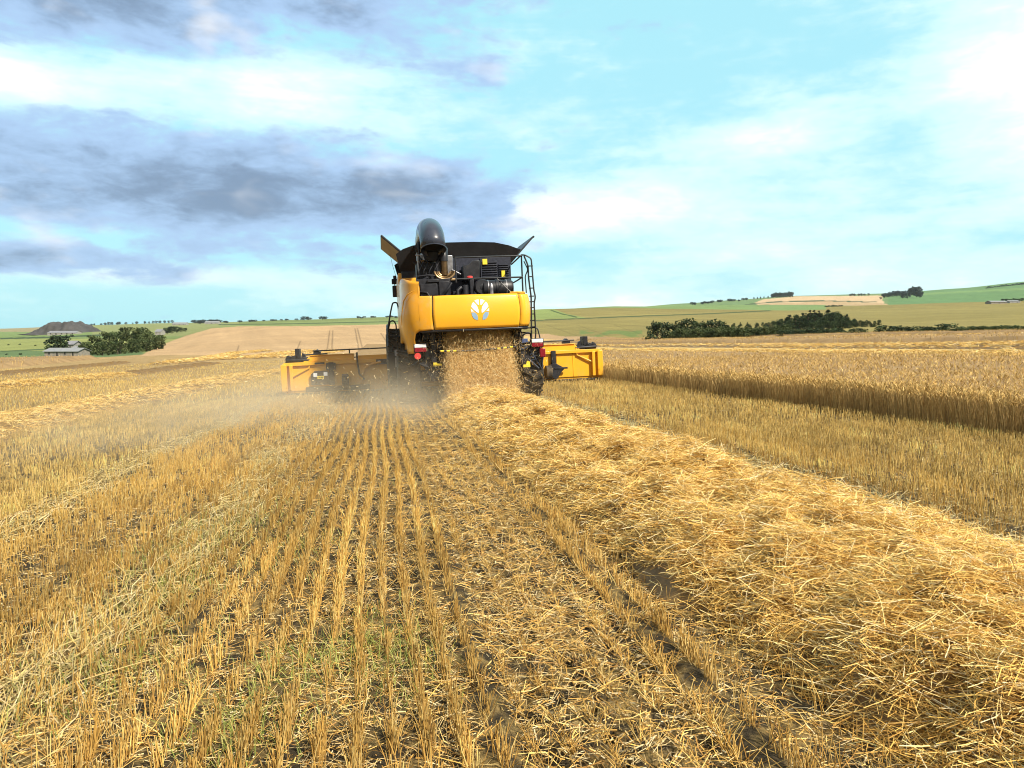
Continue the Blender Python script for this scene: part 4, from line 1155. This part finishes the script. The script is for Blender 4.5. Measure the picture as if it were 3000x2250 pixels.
    # ---- header
    H = one('header', M_YEL, P, lambda bm: (add_box(bm, (-5.22, 5.92, .15), (-.7, 5.98, .95)), add_box(bm, (.7, 5.92, .15), (5.10, 5.98, .95)), add_box(bm, (-.7, 5.94, .15), (.7, 5.98, 1.1)),
                                            add_box(bm, (-5.25, 5.84, .95), (5.12, 5.985, 1.06)),
                                            add_prism(bm, [(-4.66, 1.06), (-4.42, 1.25), (-3.05, 1.25), (-3.05, 1.06)], 'y', 5.97, 5.995), add_prism(bm, [(2.2, 1.06), (2.2, 1.25), (4.28, 1.25), (4.46, 1.06)], 'y', 5.97, 5.995), add_box(bm, (-2.95, 5.97, 1.06), (2.1, 5.995, 1.20)),
                                            add_box(bm, (-4.42, 5.93, 1.25), (-3.05, 6.0, 1.275)), add_box(bm, (2.2, 5.93, 1.25), (4.28, 6.0, 1.275)),
                                            add_box(bm, (2.9, 5.90, .16), (2.93, 5.93, .95)), add_box(bm, (3.62, 5.905, .14), (3.64, 5.93, .95)), add_box(bm, (4.18, 5.905, .16), (4.20, 5.93, .95)),
                                            add_box(bm, (-5.25, 5.96, .08), (5.12, 7.3, .15))), .012)
    for s, x in ((-1, -5.24), (1, 5.10)):
        one('end_panel', M_YEL, H, lambda bm: (add_prism(bm, [(5.80, .12), (7.9, .12), (8.4, .25), (7.3, .85), (6.6, 1.02), (5.80, 1.02)], 'x', x - .05, x + .05), add_box(bm, (x - .09, 5.76, .16), (x + .09, 5.83, 1.0)),
                                                add_box(bm, (x - s * .22 - .05, 5.79, .16), (x - s * .22 + .05, 5.86, .98))), .012)
        one('brace', M_YEL, H, lambda bm: add_tube(bm, [(x - s * .25, 5.86, .62), (x - s * .78, 5.88, .88), (x - s * .80, 5.88, 1.12)], .03, 6))
        one('reel_bracket', M_BLACK, H, lambda bm: (add_prism(bm, [(x - s * .15, 1.06), (x - s * .85, 1.06), (x - s * .75, 1.22), (x - s * .45, 1.20), (x - s * .38, 1.30), (x - s * .16, 1.24)], 'y', 6.0, 6.08),
                                                    add_box(bm, (x - s * .42 - .07, 6.0, 1.06), (x - s * .42 + .07, 6.5, 1.50)), add_prism(bm, [(x - s * .84, 1.08), (x - s * 1.08, 1.10), (x - s * 1.12, 1.36), (x - s * 1.02, 1.46), (x - s * .90, 1.38)], 'y', 6.3, 6.6), add_prism(bm, [(x - s * .50, 1.06), (x - s * .72, 1.06), (x - s * .64, 1.32), (x - s * .56, 1.36)], 'y', 6.1, 6.25), add_prism(bm, [(x - s * .02, 1.06), (x - s * .20, 1.06), (x - s * .16, 1.30), (x - s * .08, 1.28)], 'y', 6.1, 6.2),
                                                    add_tube(bm, [(x - s * .08, 6.0, 1.14), (x - s * .8, 6.0, 1.12)], .045), add_lathe(bm, [(-.1, .11), (.1, .11)], (x - s * .15, 6.1, 1.16), 'y', 16), add_tube(bm, [(x - s * .3, 6.0, 1.2), (x - s * .5, 6.1, 1.42)], .025)), .012)
    one('skid_plate', M_BLACK, H, boxes(((-5.2, 5.86, .03), (5.05, 7.3, .08)), ((-4.6, 5.88, .10), (-2.6, 5.915, .26))), .01)
    def reel(bm):
        for k in range(6):
            a = k * math.pi / 3 + .4
            y, z = 7.0 + .42 * math.cos(a), .72 + .42 * math.sin(a)
            add_tube(bm, [(-4.9, y, z), (4.8, y, z)], .022, 6)
            for x in np.linspace(-4.85, 4.75, 60): add_tube(bm, [(x, y, z), (x, y + .05, z - .22)], .006, 4)
        for x in (-4.85, -1.7, 1.5, 4.75):
            for k in range(6):
                a = k * math.pi / 3 + .4
                add_tube(bm, [(x, 7.0, .72), (x, 7.0 + .42 * math.cos(a), .72 + .42 * math.sin(a))], .016, 5)
    one('reel', M_BLACK, H, reel, smooth=False)
    one('reel_tube', M_BLACK, H, tubes(.022, [(-4.35, 6.3, 1.405), (-1.2, 6.3, 1.405)], [(-4.6, 6.3, 1.29), (-3.9, 6.3, 1.30)], [(-3.2, 6.3, 1.27), (-3.2, 6.3, 1.43)]))
    one('reel_tube', M_BLACK, H, tubes(.022, [(2.0, 6.3, 1.385), (4.35, 6.3, 1.385)]))
    one('header_auger', M_STEEL, H, lambda bm: (add_tube(bm, [(-5.1, 6.4, .55), (5.0, 6.4, .55)], .2, 16)))
    one('header_hinge', M_DARK, H, lambda bm: (add_box(bm, (-3.86, 5.78, .30), (-3.70, 5.92, 1.02)), add_box(bm, (-3.93, 5.74, .78), (-3.63, 5.8, 1.0)), ), .01)
    one('header_strut', M_DARK, H, lambda bm: add_tube(bm, [(-2.95, 5.8, 1.3), (-2.95, 5.8, .95), (-2.9, 5.8, .6), (-2.75, 5.8, .42)], .03))
    one('header_hinge', M_DARK, H, lambda bm: (add_box(bm, (3.42, 5.80, .60), (3.58, 5.92, 1.06)), add_prism(bm, [(3.18, .52), (3.52, .66), (3.86, .46), (3.72, .32), (3.6, .12), (3.5, .1), (3.3, .3), (3.2, .36)], 'y', 5.74, 5.88), add_box(bm, (3.5, 5.72, .44), (3.95, 5.78, .50))), .01)
    for tc in ((-3.35, 5.72, .40), (3.28, 5.70, .35)): one('transport_wheel', M_RUB, H, lambda bm: add_lathe(bm, [(-.10, .16), (-.10, .23), (.10, .23), (.10, .16)], tc, 'x', 20), .01)
    lb = one('lamp_board', M_BLACK, H, lambda bm: add_prism(bm, [(-4.42, .32), (-4.42, .66), (-4.30, .76), (-3.92, .76), (-3.80, .66), (-3.80, .32)], 'y', 5.80, 5.90), .01)
    one('board_lamp', M_LIGHT, lb, boxes(((-4.34, 5.785, .58), (-4.22, 5.80, .70)))); one('board_lamp', M_LIGHT, lb, boxes(((-4.02, 5.785, .60), (-3.90, 5.80, .72))))
    one('number_plate', M_STICK, lb, boxes(((-4.22, 5.785, .51), (-4.02, 5.80, .60))))
    one('plate_mark', M_BLACK, lb, lambda bm: [add_box(bm, (-4.205 + k * .026, 5.78, .53), (-4.205 + k * .026 + (.018 if k % 3 else .010), 5.786, .58)) for k in range(7)])
    ls = [o for o in bpy.data.objects if o.name == 'header'][0]
    for lx in (-2.30, -1.98): one('strip_lamp', M_LIGHT, ls, boxes(((lx, 5.815, .93), (lx + .08, 5.824, 1.0))))
    one('side_lamp_strip', M_BLACK, H, boxes(((-2.36, 5.825, .88), (-1.4, 5.839, 1.05))), .01)
    one('name_plate', M_DARK, H, boxes(((-4.28, 5.828, .975), (-3.98, 5.84, 1.035))))
    one('header_arch', M_YEL_OLD, H, lambda bm: (add_tube(bm, rounded([(-2.86, 5.84, .30), (-2.82, 5.84, .55), (-2.70, 5.84, .80), (-2.45, 5.84, .92), (-2.2, 5.84, .95)], .08), .045, 8)))
    one('feeder_house', M_DARK, P, lambda bm: add_prism(bm, [(3.6, .95), (5.94, .3), (5.94, 1.0), (3.6, 1.8)], 'x', -.75, .75), .03)
    return root

M_STRAWLIT_COVER = varied('strawlit_cover', (.27, .19, .10), (.20, .14, .075), 4, .55, 4)  # light reflected from the straw put into the underside's colour
COMBINE = build_combine()
MW = COMBINE.matrix_basis.copy()

# ------------------------------------------------------------------ straw falling from the hood, dust round the machine
def build_fall():
    n = 130000
    x = rng.uniform(-.55, .80, n); t = rng.uniform(0, 1, n) ** .8
    v = rng.uniform(.25, .95, n)
    # parabola from the outlet to the ground behind it
    spread = (x - .14) * (1 + .12 * t) - .04 * t
    y = -.85 - v * t * 1.5 + rng.normal(0, .06, n)
    z = 1.76 - 1.62 * (t * .35 + t * t * .65) + rng.normal(0, .05, n)
    z = np.clip(z, .02, 1.77)
    X = .14 + spread + rng.normal(0, .04, n) * (1 + 1.6 * t)
    P = np.stack([X, y, z], -1)
    # a few stray stems thrown wide
    k = rng.uniform(0, 1, n) < .05
    P[k, 0] += rng.normal(0, .35, k.sum()); P[k, 1] -= rng.uniform(0, .6, k.sum())
    d = rng.normal(0, 1, (n, 3)); d[:, 2] *= 1 + 2.2 * (1 - t); d /= np.linalg.norm(d, axis=1, keepdims=True)
    L = rng.uniform(.03, .12, n)[:, None]
    s = np.cross(d, rng.normal(0, 1, (n, 3))); s /= np.linalg.norm(s, axis=1, keepdims=True)
    pts = np.stack([P - d * L / 2, P + s * L * .06, P + d * L / 2], 1)
    pts[:, :, 2] = np.maximum(pts[:, :, 2], .01)
    M = np.array(MW)
    W = pts @ M[:3, :3].T + M[:3, 3]
    V, Q, C = strips(W, rng.uniform(.0022, .0046, n), s @ M[:3, :3].T, pick(n, [(.76, .52, .20), (.82, .60, .28), (.68, .44, .16), (.85, .68, .38), (.55, .35, .13)], .2))
    o = np_mesh('falling_straw', V, Q, C, M_STRAW)
    tag(o, 'curtain of chopped straw and chaff pouring from the rear of the combine', 'straw', kind='stuff')
build_fall()

def build_chaff():
    n = 1200
    X = rng.normal(0, 1, n) * 2.2 + .3; Y = 16.5 + rng.normal(0, 1, n) * 2.4
    k = (Y < 23) & (Y > 9) & (X > -6) & (X < 3.6)
    X, Y = X[k], Y[k]; n = len(X)
    Z = gz(X, Y) + np.abs(rng.normal(0, .45, n)) + .15
    d = rng.normal(0, 1, (n, 3)); d /= np.linalg.norm(d, axis=1, keepdims=True)
    s = np.cross(d, rng.normal(0, 1, (n, 3))); s /= np.linalg.norm(s, axis=1, keepdims=True)
    P = np.stack([X, Y, Z], -1); L = rng.uniform(.01, .035, n)[:, None]
    pts = np.stack([P - d * L, P, P + d * L], 1)
    V, Q, C = strips(pts, rng.uniform(.004, .008, n), s, pick(n, PALE, .15))
    tag(np_mesh('airborne_chaff', V, Q, C, M_STRAW), 'light chaff specks blowing in the dust beside the combine', 'chaff', kind='stuff')
build_chaff()

def build_dust():
    m = bpy.data.materials.new('dust')
    m.use_nodes = True
    nt = m.node_tree; nt.nodes.clear(); t = NT(nt)
    out = t.n('ShaderNodeOutputMaterial'); pv = t.n('ShaderNodeVolumePrincipled')
    pv.inputs['Color'].default_value = (.98, .86, .65, 1); pv.inputs['Anisotropy'].default_value = .1
    g = t.n('ShaderNodeNewGeometry').outputs['Position']
    sep = t.n('ShaderNodeSeparateXYZ'); t.t.links.new(g, sep.inputs[0]); x, y, z = sep.outputs
    ground = t.m('ADD', t.m('MULTIPLY', t.m('MAXIMUM', x, -9.0), .038), t.m('MULTIPLY', y, -.0265))
    h = t.m('SUBTRACT', z, ground)
    n = t.noise(g, .55, 5, .6, .4)
    def blob(cx, cy, wx, wy, hh, k):
        q = None
        for v, c, w in ((x, cx, wx), (y, cy, wy)):
            d = t.m('DIVIDE', t.m('SUBTRACT', v, c), w); d = t.m('MULTIPLY', d, d); q = d if q is None else t.m('ADD', q, d)
        q = t.m('ADD', q, t.m('POWER', t.m('DIVIDE', t.m('MAXIMUM', h, 0.0), hh), 2.0))
        return t.m('MULTIPLY', t.m('EXPONENT', t.m('MULTIPLY', q, -1.0)), k)
    d = t.m('ADD', blob(.3, 17.2, 1.8, 2.0, .75, DUST[0]), blob(-2.4, 18.5, 3.2, 4.0, .70, DUST[1]))
    d = t.m('ADD', d, blob(-3.2, 13.5, 4.0, 3.5, .5, DUST[2]))
    d = t.m('MULTIPLY', d, t.mapr(n, .34, .68, .05, 2.2))
    t.put(pv.inputs['Density'], d)
    t.t.links.new(pv.outputs[0], out.inputs['Volume'])
    bm = nb(); add_box(bm, (-10.5, 8.5, -1.4), (5.5, 25.2, 2.0))
    o = bm_obj('dust_cloud', bm, m, smooth=False)
    tag(o, 'low pale dust cloud drifting left from the rear of the combine', 'dust', kind='stuff')
DUST = (.17, .13, .10)
build_dust()

# ------------------------------------------------------------------ trees, bushes and farms in the distance
M_LEAF = attr_mat('foliage', .75, .15, .15)
M_BARK = varied('bark', (.055, .042, .03), (.10, .08, .055), 3, .9, 4)

def crown_mesh(name, kind, seed, greens):
    """unit tree (height 1, foot at the origin): leaf-sized faces gathered in clumps, with gaps between"""
    g = np.random.default_rng(seed)
    clumps = []
    n = {'bush': 46, 'round': 44, 'spruce': 46}[kind]
    for i in range(n):
        if kind == 'spruce':
            h = g.uniform(.08, .97); rr = .26 * (1 - h) ** .8 * g.uniform(.3, 1.0) + .01; a = g.uniform(0, 6.28)
            clumps.append((rr * math.cos(a), rr * math.sin(a), h, .10 * (1.15 - h)))
        elif kind == 'round':
            a = g.uniform(0, 6.28); h = g.uniform(.18, .93); rr = .46 * math.sqrt(max(.02, 1 - ((h - .52) / .5) ** 2)) * g.uniform(.35, 1.0)
            clumps.append((rr * math.cos(a), rr * math.sin(a), h, g.uniform(.09, .16)))
        else:
            a = g.uniform(0, 6.28); h = g.uniform(.05, .9); rr = .62 * math.sqrt(max(.02, 1 - (h / .98) ** 2)) * g.uniform(.3, 1.0)
            clumps.append((rr * math.cos(a), rr * math.sin(a), h, g.uniform(.10, .19)))
    P, C = [], []
    per = 26
    for cx, cy, cz, s in clumps:
        col = np.array(greens[g.integers(0, len(greens))]) * g.uniform(.75, 1.3)
        d = g.normal(0, 1, (per, 3)); d /= np.linalg.norm(d, axis=1, keepdims=True)
        P.append(np.array([cx, cy, cz]) + d * s * g.uniform(.5, 1.1, (per, 1)) * [1, 1, .8]); C.append(col * g.uniform(.8, 1.2, (per, 1)))
    P = np.concatenate(P); C = np.concatenate(C); P[:, 2] = np.maximum(P[:, 2], .015)
    n = len(P); u = g.normal(0, 1, (n, 3)); u /= np.linalg.norm(u, axis=1, keepdims=True)
    v = np.cross(u, g.normal(0, 1, (n, 3))); v /= np.linalg.norm(v, axis=1, keepdims=True)
    sz = g.uniform(.028, .06, (n, 1)) * (.7 if kind == 'spruce' else 1)
    V = np.stack([P - u * sz, P + v * sz * .7, P + u * sz, P - v * sz * .7], 1).reshape(-1, 3)
    Q = np.arange(n * 4).reshape(n, 4)
    o = np_mesh(name, V, Q, np.repeat(C, 4, 0), M_LEAF)
    return o

DARKS = [(.030, .050, .026), (.045, .070, .030), (.022, .038, .022), (.055, .080, .034)]
MIDS = [(.060, .085, .032), (.085, .11, .042), (.045, .066, .026), (.10, .12, .05)]
HAZE_BLUES = [(.040, .058, .062), (.052, .072, .074), (.032, .048, .056)]  # leaf greens shifted to blue, distance haze put into the colour
def proto(kind, seed, greens):
    root = empty('tree', (0, -60, -30))
    c = crown_mesh('crown', kind, seed, greens); c.parent = root
    bm = nb()
    top = {'bush': .5, 'round': .7, 'spruce': .93}[kind]
    add_tube(bm, [(0, 0, -.06), (.01, .0, top * .5), (0, .01, top)], [.045, .03, .008], 7)
    rg = np.random.default_rng(seed)
    for k in range(5):
        a = rg.uniform(0, 6.28); z0 = rg.uniform(.15, .5) * (top + .2); l = .28 if kind != 'spruce' else .14
        add_tube(bm, [(0, 0, z0), (math.cos(a) * l * .5, math.sin(a) * l * .5, z0 + .10), (math.cos(a) * l, math.sin(a) * l, z0 + .22)], [.016, .011, .004], 5)
    bm_obj('trunk', bm, M_BARK, root)
    return root
PROTO = {}
for kd, gr, key in (('bush', DARKS, 'dark_bush'), ('bush', MIDS, 'green_bush'), ('round', DARKS, 'dark_tree'), ('round', MIDS, 'green_tree'), ('spruce', DARKS, 'spruce'), ('round', HAZE_BLUES, 'far_tree'), ('bush', HAZE_BLUES, 'far_bush')):
    PROTO[key] = [proto(kd, 900 + 17 * i + 3 * len(PROTO), gr) for i in range(3)]
USED = set()
def plant(key, px, D, h_px, w=1.0, label='', cat='tree', group=None, name=None, jit=0.0, sink=0.0):
    """a tree on the ground of a photo column at forward distance D, h_px tall in the photograph"""
    src = PROTO[key][rng.integers(0, 3)]
    loc = at_dist(px, D + rng.uniform(-jit, jit))
    h = h_px * D / F + (.5 if D < 175 else 0)
    o = src.copy(); COL.objects.link(o)
    o.name = name or {'dark_bush': 'bush', 'green_bush': 'bush', 'far_bush': 'bush', 'spruce': 'conifer_tree'}.get(key, 'tree')
    o.location = (loc[0], loc[1], loc[2] - sink * h - .05)
    o.rotation_euler = (0, 0, rng.uniform(0, 6.28)); o.scale = (h * w, h * w * rng.uniform(.85, 1.15), h)
    tag(o, label, cat, group)
    for ch in src.children:
        c = ch.copy(); COL.objects.link(c); c.parent = o
    return o

# left of the machine: the valley farm
plant('dark_tree', 172, 216, 66, 1.25, 'lone dark round tree at the left end of the low farm shed', sink=.1)
for k, (px, h, w) in enumerate(((252, 44, 1.1), (285, 62, 1.0), (322, 70, 1.0), (352, 72, 1.05), (385, 80, 1.0), (412, 74, 1.0), (440, 60, 1.0), (466, 46, 1.1), (300, 46, 1.2), (345, 44, 1.2), (400, 46, 1.2), (430, 42, 1.2))):
    plant('green_tree', px, 214 + 10 * (k % 3) if k < 8 else 204, h, w, 'green tree in the grove right of the low farm shed', group='trees in the farm grove', jit=3, sink=.08)
for px, h in ((478, 16), (492, 20), (506, 21), (520, 19), (532, 14), (545, 11)):
    plant('dark_tree', px, 620, h, 1.2, 'dark tree in the clump beside the small grey barn', group='trees by the grey barn', jit=15)
for px in (272, 280, 300, 312, 322, 331, 347, 352, 372, 392, 404, 428, 440, 452, 462, 472, 486, 497, 508):
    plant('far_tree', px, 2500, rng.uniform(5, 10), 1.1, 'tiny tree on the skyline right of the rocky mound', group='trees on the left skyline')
for i in range(46):
    px = rng.choice([rng.uniform(560, 650), rng.uniform(640, 900), rng.uniform(885, 965), rng.uniform(1040, 1175)])
    h = 11 if 890 < px < 962 else (10 if px < 650 else 6)
    plant('far_tree', px, rng.uniform(1500, 1900), h * rng.uniform(.7, 1.1), 2.4, 'far haze-tinted tree in the woods on the ridge behind the tan field', group='trees on the ridge behind the tan field')
for px, D, h in ((212, 700, 8), (262, 640, 6), (150, 480, 5), (60, 480, 4), (27, 480, 4), (105, 420, 4), (20, 240, 5), (60, 236, 6)):
    plant('dark_bush', px, D, h, 1.6, 'small dark bush on the green slope left of the farm', 'bush', 'bushes on the green slope')

# right: bushes and grove behind the field
for px, D, h, w, lb in ((1925, 150, 54, 1.15, 'dark round bush at the left end of the hedge line, nearest the header'), (1966, 152, 47, 1.1, 'dark bush second from the left end of the hedge line'),
                        (2016, 158, 58, 1.15, 'tall dark bush in the middle of the left hedge line'), (2054, 162, 48, 1.0, 'dark bush right of the tall one in the hedge line'), (2098, 160, 52, 1.2, 'dark round bush left of the gap before the conifer grove')):
    plant('dark_bush', px, D, h, w, lb, 'bush', 'dark bushes in the hedge line', sink=.05)
for i, px in enumerate(np.arange(1985, 2300, 9)):
    plant('green_bush', px, 146 + (px - 1985) * -.08 + rng.uniform(-3, 3), rng.uniform(22, 33), 1.5, 'low green bush in front of the dark hedge bushes', 'bush', 'low green bushes along the field edge', sink=.08)
for px in np.arange(2300, 2465, 13):
    plant('dark_bush', px, 118 + rng.uniform(-3, 3), rng.uniform(12, 19), 1.9, 'low dark bush in the hedge below the conifer grove', 'bush', 'hedge below the grove', sink=.05)
OUT = np.array([(2100, 966), (2150, 958), (2200, 950), (2250, 942), (2300, 927), (2350, 915), (2400, 910), (2440, 912), (2480, 922), (2510, 935), (2540, 950), (2572, 972)], float)
def row_of(px, D):
    p = at_dist(px, D); return float(to_pixel(p[None])[1][0])
for D, nrow, frac in ((205, 30, .55), (225, 28, .8), (250, 28, 1.0), (275, 20, 1.0)):
    for px in np.linspace(2118, 2566, nrow):
        px += rng.uniform(-8, 8)
        top = np.interp(px, OUT[:, 0], OUT[:, 1]); base = row_of(px, D)
        h = max(12, (base - top) * frac * rng.uniform(.84, 1.06))
        if rng.uniform() < .38: plant('spruce', px, D, h * 1.05, 1.9, 'dark conifer in the rounded grove behind the right-hand field', 'tree', 'trees of the dark grove', jit=6)
        else: plant('dark_bush', px, D, h * .95, .95, 'dark broadleaf tree in the rounded grove behind the right-hand field', 'tree', 'trees of the dark grove', jit=6)
for px, h, lb in ((2508, 17, 'small dark bush right of the conifer grove'), (2590, 25, 'dark bush first in the row right of the grove'), (2645, 21, 'dark bush second in the row right of the grove'), (2700, 19, 'low dark bush third in the row right of the grove'), (2762, 26, 'large dark bush last in the row right of the grove')):
    for q in (0,):
        plant('dark_bush', px, 104, h, 2.5, lb, 'bush', 'dark bushes right of the grove', sink=.1)
for i in range(26):
    plant('green_bush', rng.uniform(2800, 3080), 88 + rng.uniform(-4, 4), rng.uniform(9, 15), 2.4, 'low olive scrub along the ditch at the right edge', 'bush', 'scrub along the ditch')
for px, h in zip(np.linspace(2572, 2695, 26), (8, 10, 11, 12, 12, 14, 15, 13, 16, 15, 16, 18, 15, 16, 17, 18, 18, 20, 24, 23, 25, 25, 24, 25, 18, 12)):
    plant('far_tree', px + rng.uniform(-3, 3), rng.uniform(1150, 1450), h, .9, 'haze-tinted tree in the wood on the far hill, left of the green field', group='trees in the far hill wood')
for i in range(24):
    px = rng.uniform(2022, 2200) if i % 2 else rng.uniform(2022, 2110)
    plant('far_tree', px, rng.uniform(1500, 1780), rng.uniform(5, 9), 1.6, 'small tree on the rising skyline left of the far tree clump', group='trees on the rising skyline')
for px in np.linspace(2258, 2316, 15):
    plant('far_tree', px, rng.uniform(1700, 1790), rng.uniform(12, 17), .8, 'tree in the small clump on top of the pale hill', group='trees on top of the pale hill')
for px in (2205, 2215, 2224, 2234, 2246): plant('far_tree', px, 1750, rng.uniform(6, 9), .5, 'thin tree on the skyline beside the hilltop clump', group='thin trees beside the hilltop clump')
for px in (2484, 2490, 2497, 2510, 2518, 2526, 2538): plant('far_tree', px, 1700, rng.uniform(5, 8), 1.2, 'small tree on the pale hill skyline left of the far wood', group='trees left of the far wood')
for px in np.r_[np.linspace(2880, 3040, 26)]: plant('far_tree', px, 1590, rng.uniform(3, 7), 1.3, 'small tree along the skyline above the green hill', group='trees above the green hill')
for px in (2416, 2424, 2436, 2446, 2455, 2462): plant('dark_bush', px, 770, rng.uniform(4, 6), 2.0, 'dark bush on the boundary below the pale hill', 'bush', 'bushes below the pale hill')
for px in np.linspace(2930, 3020, 9): plant('dark_tree', px, 690, rng.uniform(8, 11), 1.3, 'dark tree behind the far right farm sheds', group='trees behind the far sheds')
for ps in PROTO.values():
    for r in ps:
        for c in list(r.children): bpy.data.objects.remove(c)
        bpy.data.objects.remove(r)

M_ROOF = varied('sheet_roof', (.20, .21, .22), (.25, .26, .27), 1, .7)
M_SLATE = varied('slate_roof', (.17, .17, .19), (.24, .24, .26), 1, .7)
M_WALL = varied('rendered_wall', (.26, .25, .235), (.33, .32, .30), 1, .85)
M_STONE = varied('stone_wall', (.20, .18, .16), (.30, .27, .23), 1.5, .9)
M_HOLE = mat('dark_opening', (.02, .02, .022), .6)
def building(name, px0, px1, D, wall_h, roof_h, depth, wm, rm, label, lift=0.0, openings=4):
    a, b = at_dist(px0, D), at_dist(px1, D)
    L = math.hypot(b[0] - a[0], b[1] - a[1])
    root = empty(name, ((a[0] + b[0]) / 2, (a[1] + b[1]) / 2, min(a[2], b[2]) + lift), math.atan2(b[1] - a[1], b[0] - a[0]))
    tag(root, label, 'building')
    h = L / 2; d = depth / 2
    one('wall', wm, root, lambda bm: add_prism(bm, [(-d, -1.5), (d, -1.5), (d, wall_h), (0, wall_h + roof_h * .97), (-d, wall_h)], 'x', -h, h))
    def roof(bm):
        for s in (-1, 1):
            add_prism(bm, [(s * (d + .3), wall_h - .15), (0, wall_h + roof_h), (0, wall_h + roof_h + .12), (s * (d + .3), wall_h - .03)], 'x', -h - .3, h + .3)
    one('roof', rm, root, roof)
    for k in range(openings):
        x = -h + L * (k + .6) / (openings + .2)
        one('doorway' if k % 2 else 'window', M_HOLE, root, boxes(((x - L * .02, -d - .03, wall_h * (.05 if k % 2 else .4)), (x + L * .02, -d - .001, wall_h * .8))))
building('farm_shed', 150, 246, 206, 1.5, .7, 6, M_STONE, M_ROOF, 'long low farm shed with a pale sheet roof beside the lone tree')
building('farmhouse', 206, 229, 232, 3.1, .9, 5, M_WALL, M_SLATE, 'small white house behind the long low shed', openings=2)
building('barn', 226, 246, 226, 1.9, .6, 5, M_WALL, M_ROOF, 'small pale barn at the right of the white house', openings=1)
building('quarry_shed', 152, 234, 900, 3.2, 2.0, 14, M_WALL, M_SLATE, 'long pale shed at the foot of the rocky mound', openings=5)
building('barn', 463, 480, 600, 2.6, 1.8, 8, M_WALL, M_SLATE, 'small grey barn on the slope beside dark trees', openings=2)
building('farm_shed', 512, 552, 1400, 3.0, 2.5, 12, M_WALL, M_ROOF, 'far pale shed on the left ridge', openings=3)
building('farm_shed', 606, 646, 1400, 3.0, 2.5, 12, M_WALL, M_ROOF, 'far pale shed on the left ridge before the woods', openings=3)
building('farm_shed', 2888, 2934, 640, 1.6, 1.0, 8, M_STONE, M_ROOF, 'long grey shed below the green hill on the right', openings=3)
building('farm_shed', 2942, 2972, 650, 1.4, .9, 8, M_WALL, M_ROOF, 'short pale shed among trees below the green hill', openings=2)

def build_mound():
    c = at_dist(196, 1000)
    n = 60
    s = np.linspace(-1.15, 1.15, n); X, Y = np.meshgrid(s, s)
    rr = np.hypot(X, Y)
    prof = np.interp(np.abs(X), [0, .25, .5, .7, .95, 1.15], [1.0, .97, .72, .5, .18, -.1])
    prof = np.where(X < 0, np.interp(-X, [0, .2, .35, .6, .85, 1.15], [.92, .95, .75, .46, .15, -.1]), np.interp(X, [0, .35, .6, .8, 1.0, 1.15], [.92, .95, .78, .5, .15, -.1]))
    prof = prof * np.clip(1.5 - 1.5 * Y ** 2, -.1, 1)
    rough = (fbm(X * 7 + 7, Y * 7, 77, 4) - .5) * .55 + (fbm(X * 16, Y * 16, 79, 2) - .5) * .12
    Z = 15.0 * (prof + rough * np.clip(prof * 2.5, 0, 1))
    co, si = math.cos(-.3), math.sin(-.3)
    wx, wy = X * 40, Y * 30
    V = np.stack([c[0] + wx * co - wy * si, c[1] + wx * si + wy * co, c[2] - 1.0 + Z], -1).reshape(-1, 3)
    i = (np.arange(n - 1)[:, None] * n + np.arange(n - 1)[None]).ravel()
    Q = np.stack([i, i + 1, i + n + 1, i + n], 1)
    col = np.array([.080, .076, .078]) * (.6 + .8 * fbm(V[:, 0] * .2, V[:, 1] * .2, 83, 4))[:, None]
    o = np_mesh('rocky_hill', V, Q, col, M_LEAF)
    tag(o, kind='structure')
build_mound()

def build_haze():
    m = bpy.data.materials.new('haze'); m.use_nodes = True
    nt = m.node_tree; nt.nodes.clear(); t = NT(nt)
    out = t.n('ShaderNodeOutputMaterial'); pv = t.n('ShaderNodeVolumePrincipled')
    pv.inputs['Color'].default_value = (.80, .90, 1.0, 1); pv.inputs['Density'].default_value = .00004; pv.inputs['Anisotropy'].default_value = .2
    t.t.links.new(pv.outputs[0], out.inputs['Volume'])
    bm = nb(); add_box(bm, (-3900, -3900, -40), (3900, 3900, 230))
    tag(bm_obj('haze', bm, m, smooth=False), 'thin pale blue air over the distant hills', 'haze', kind='stuff')
build_haze()
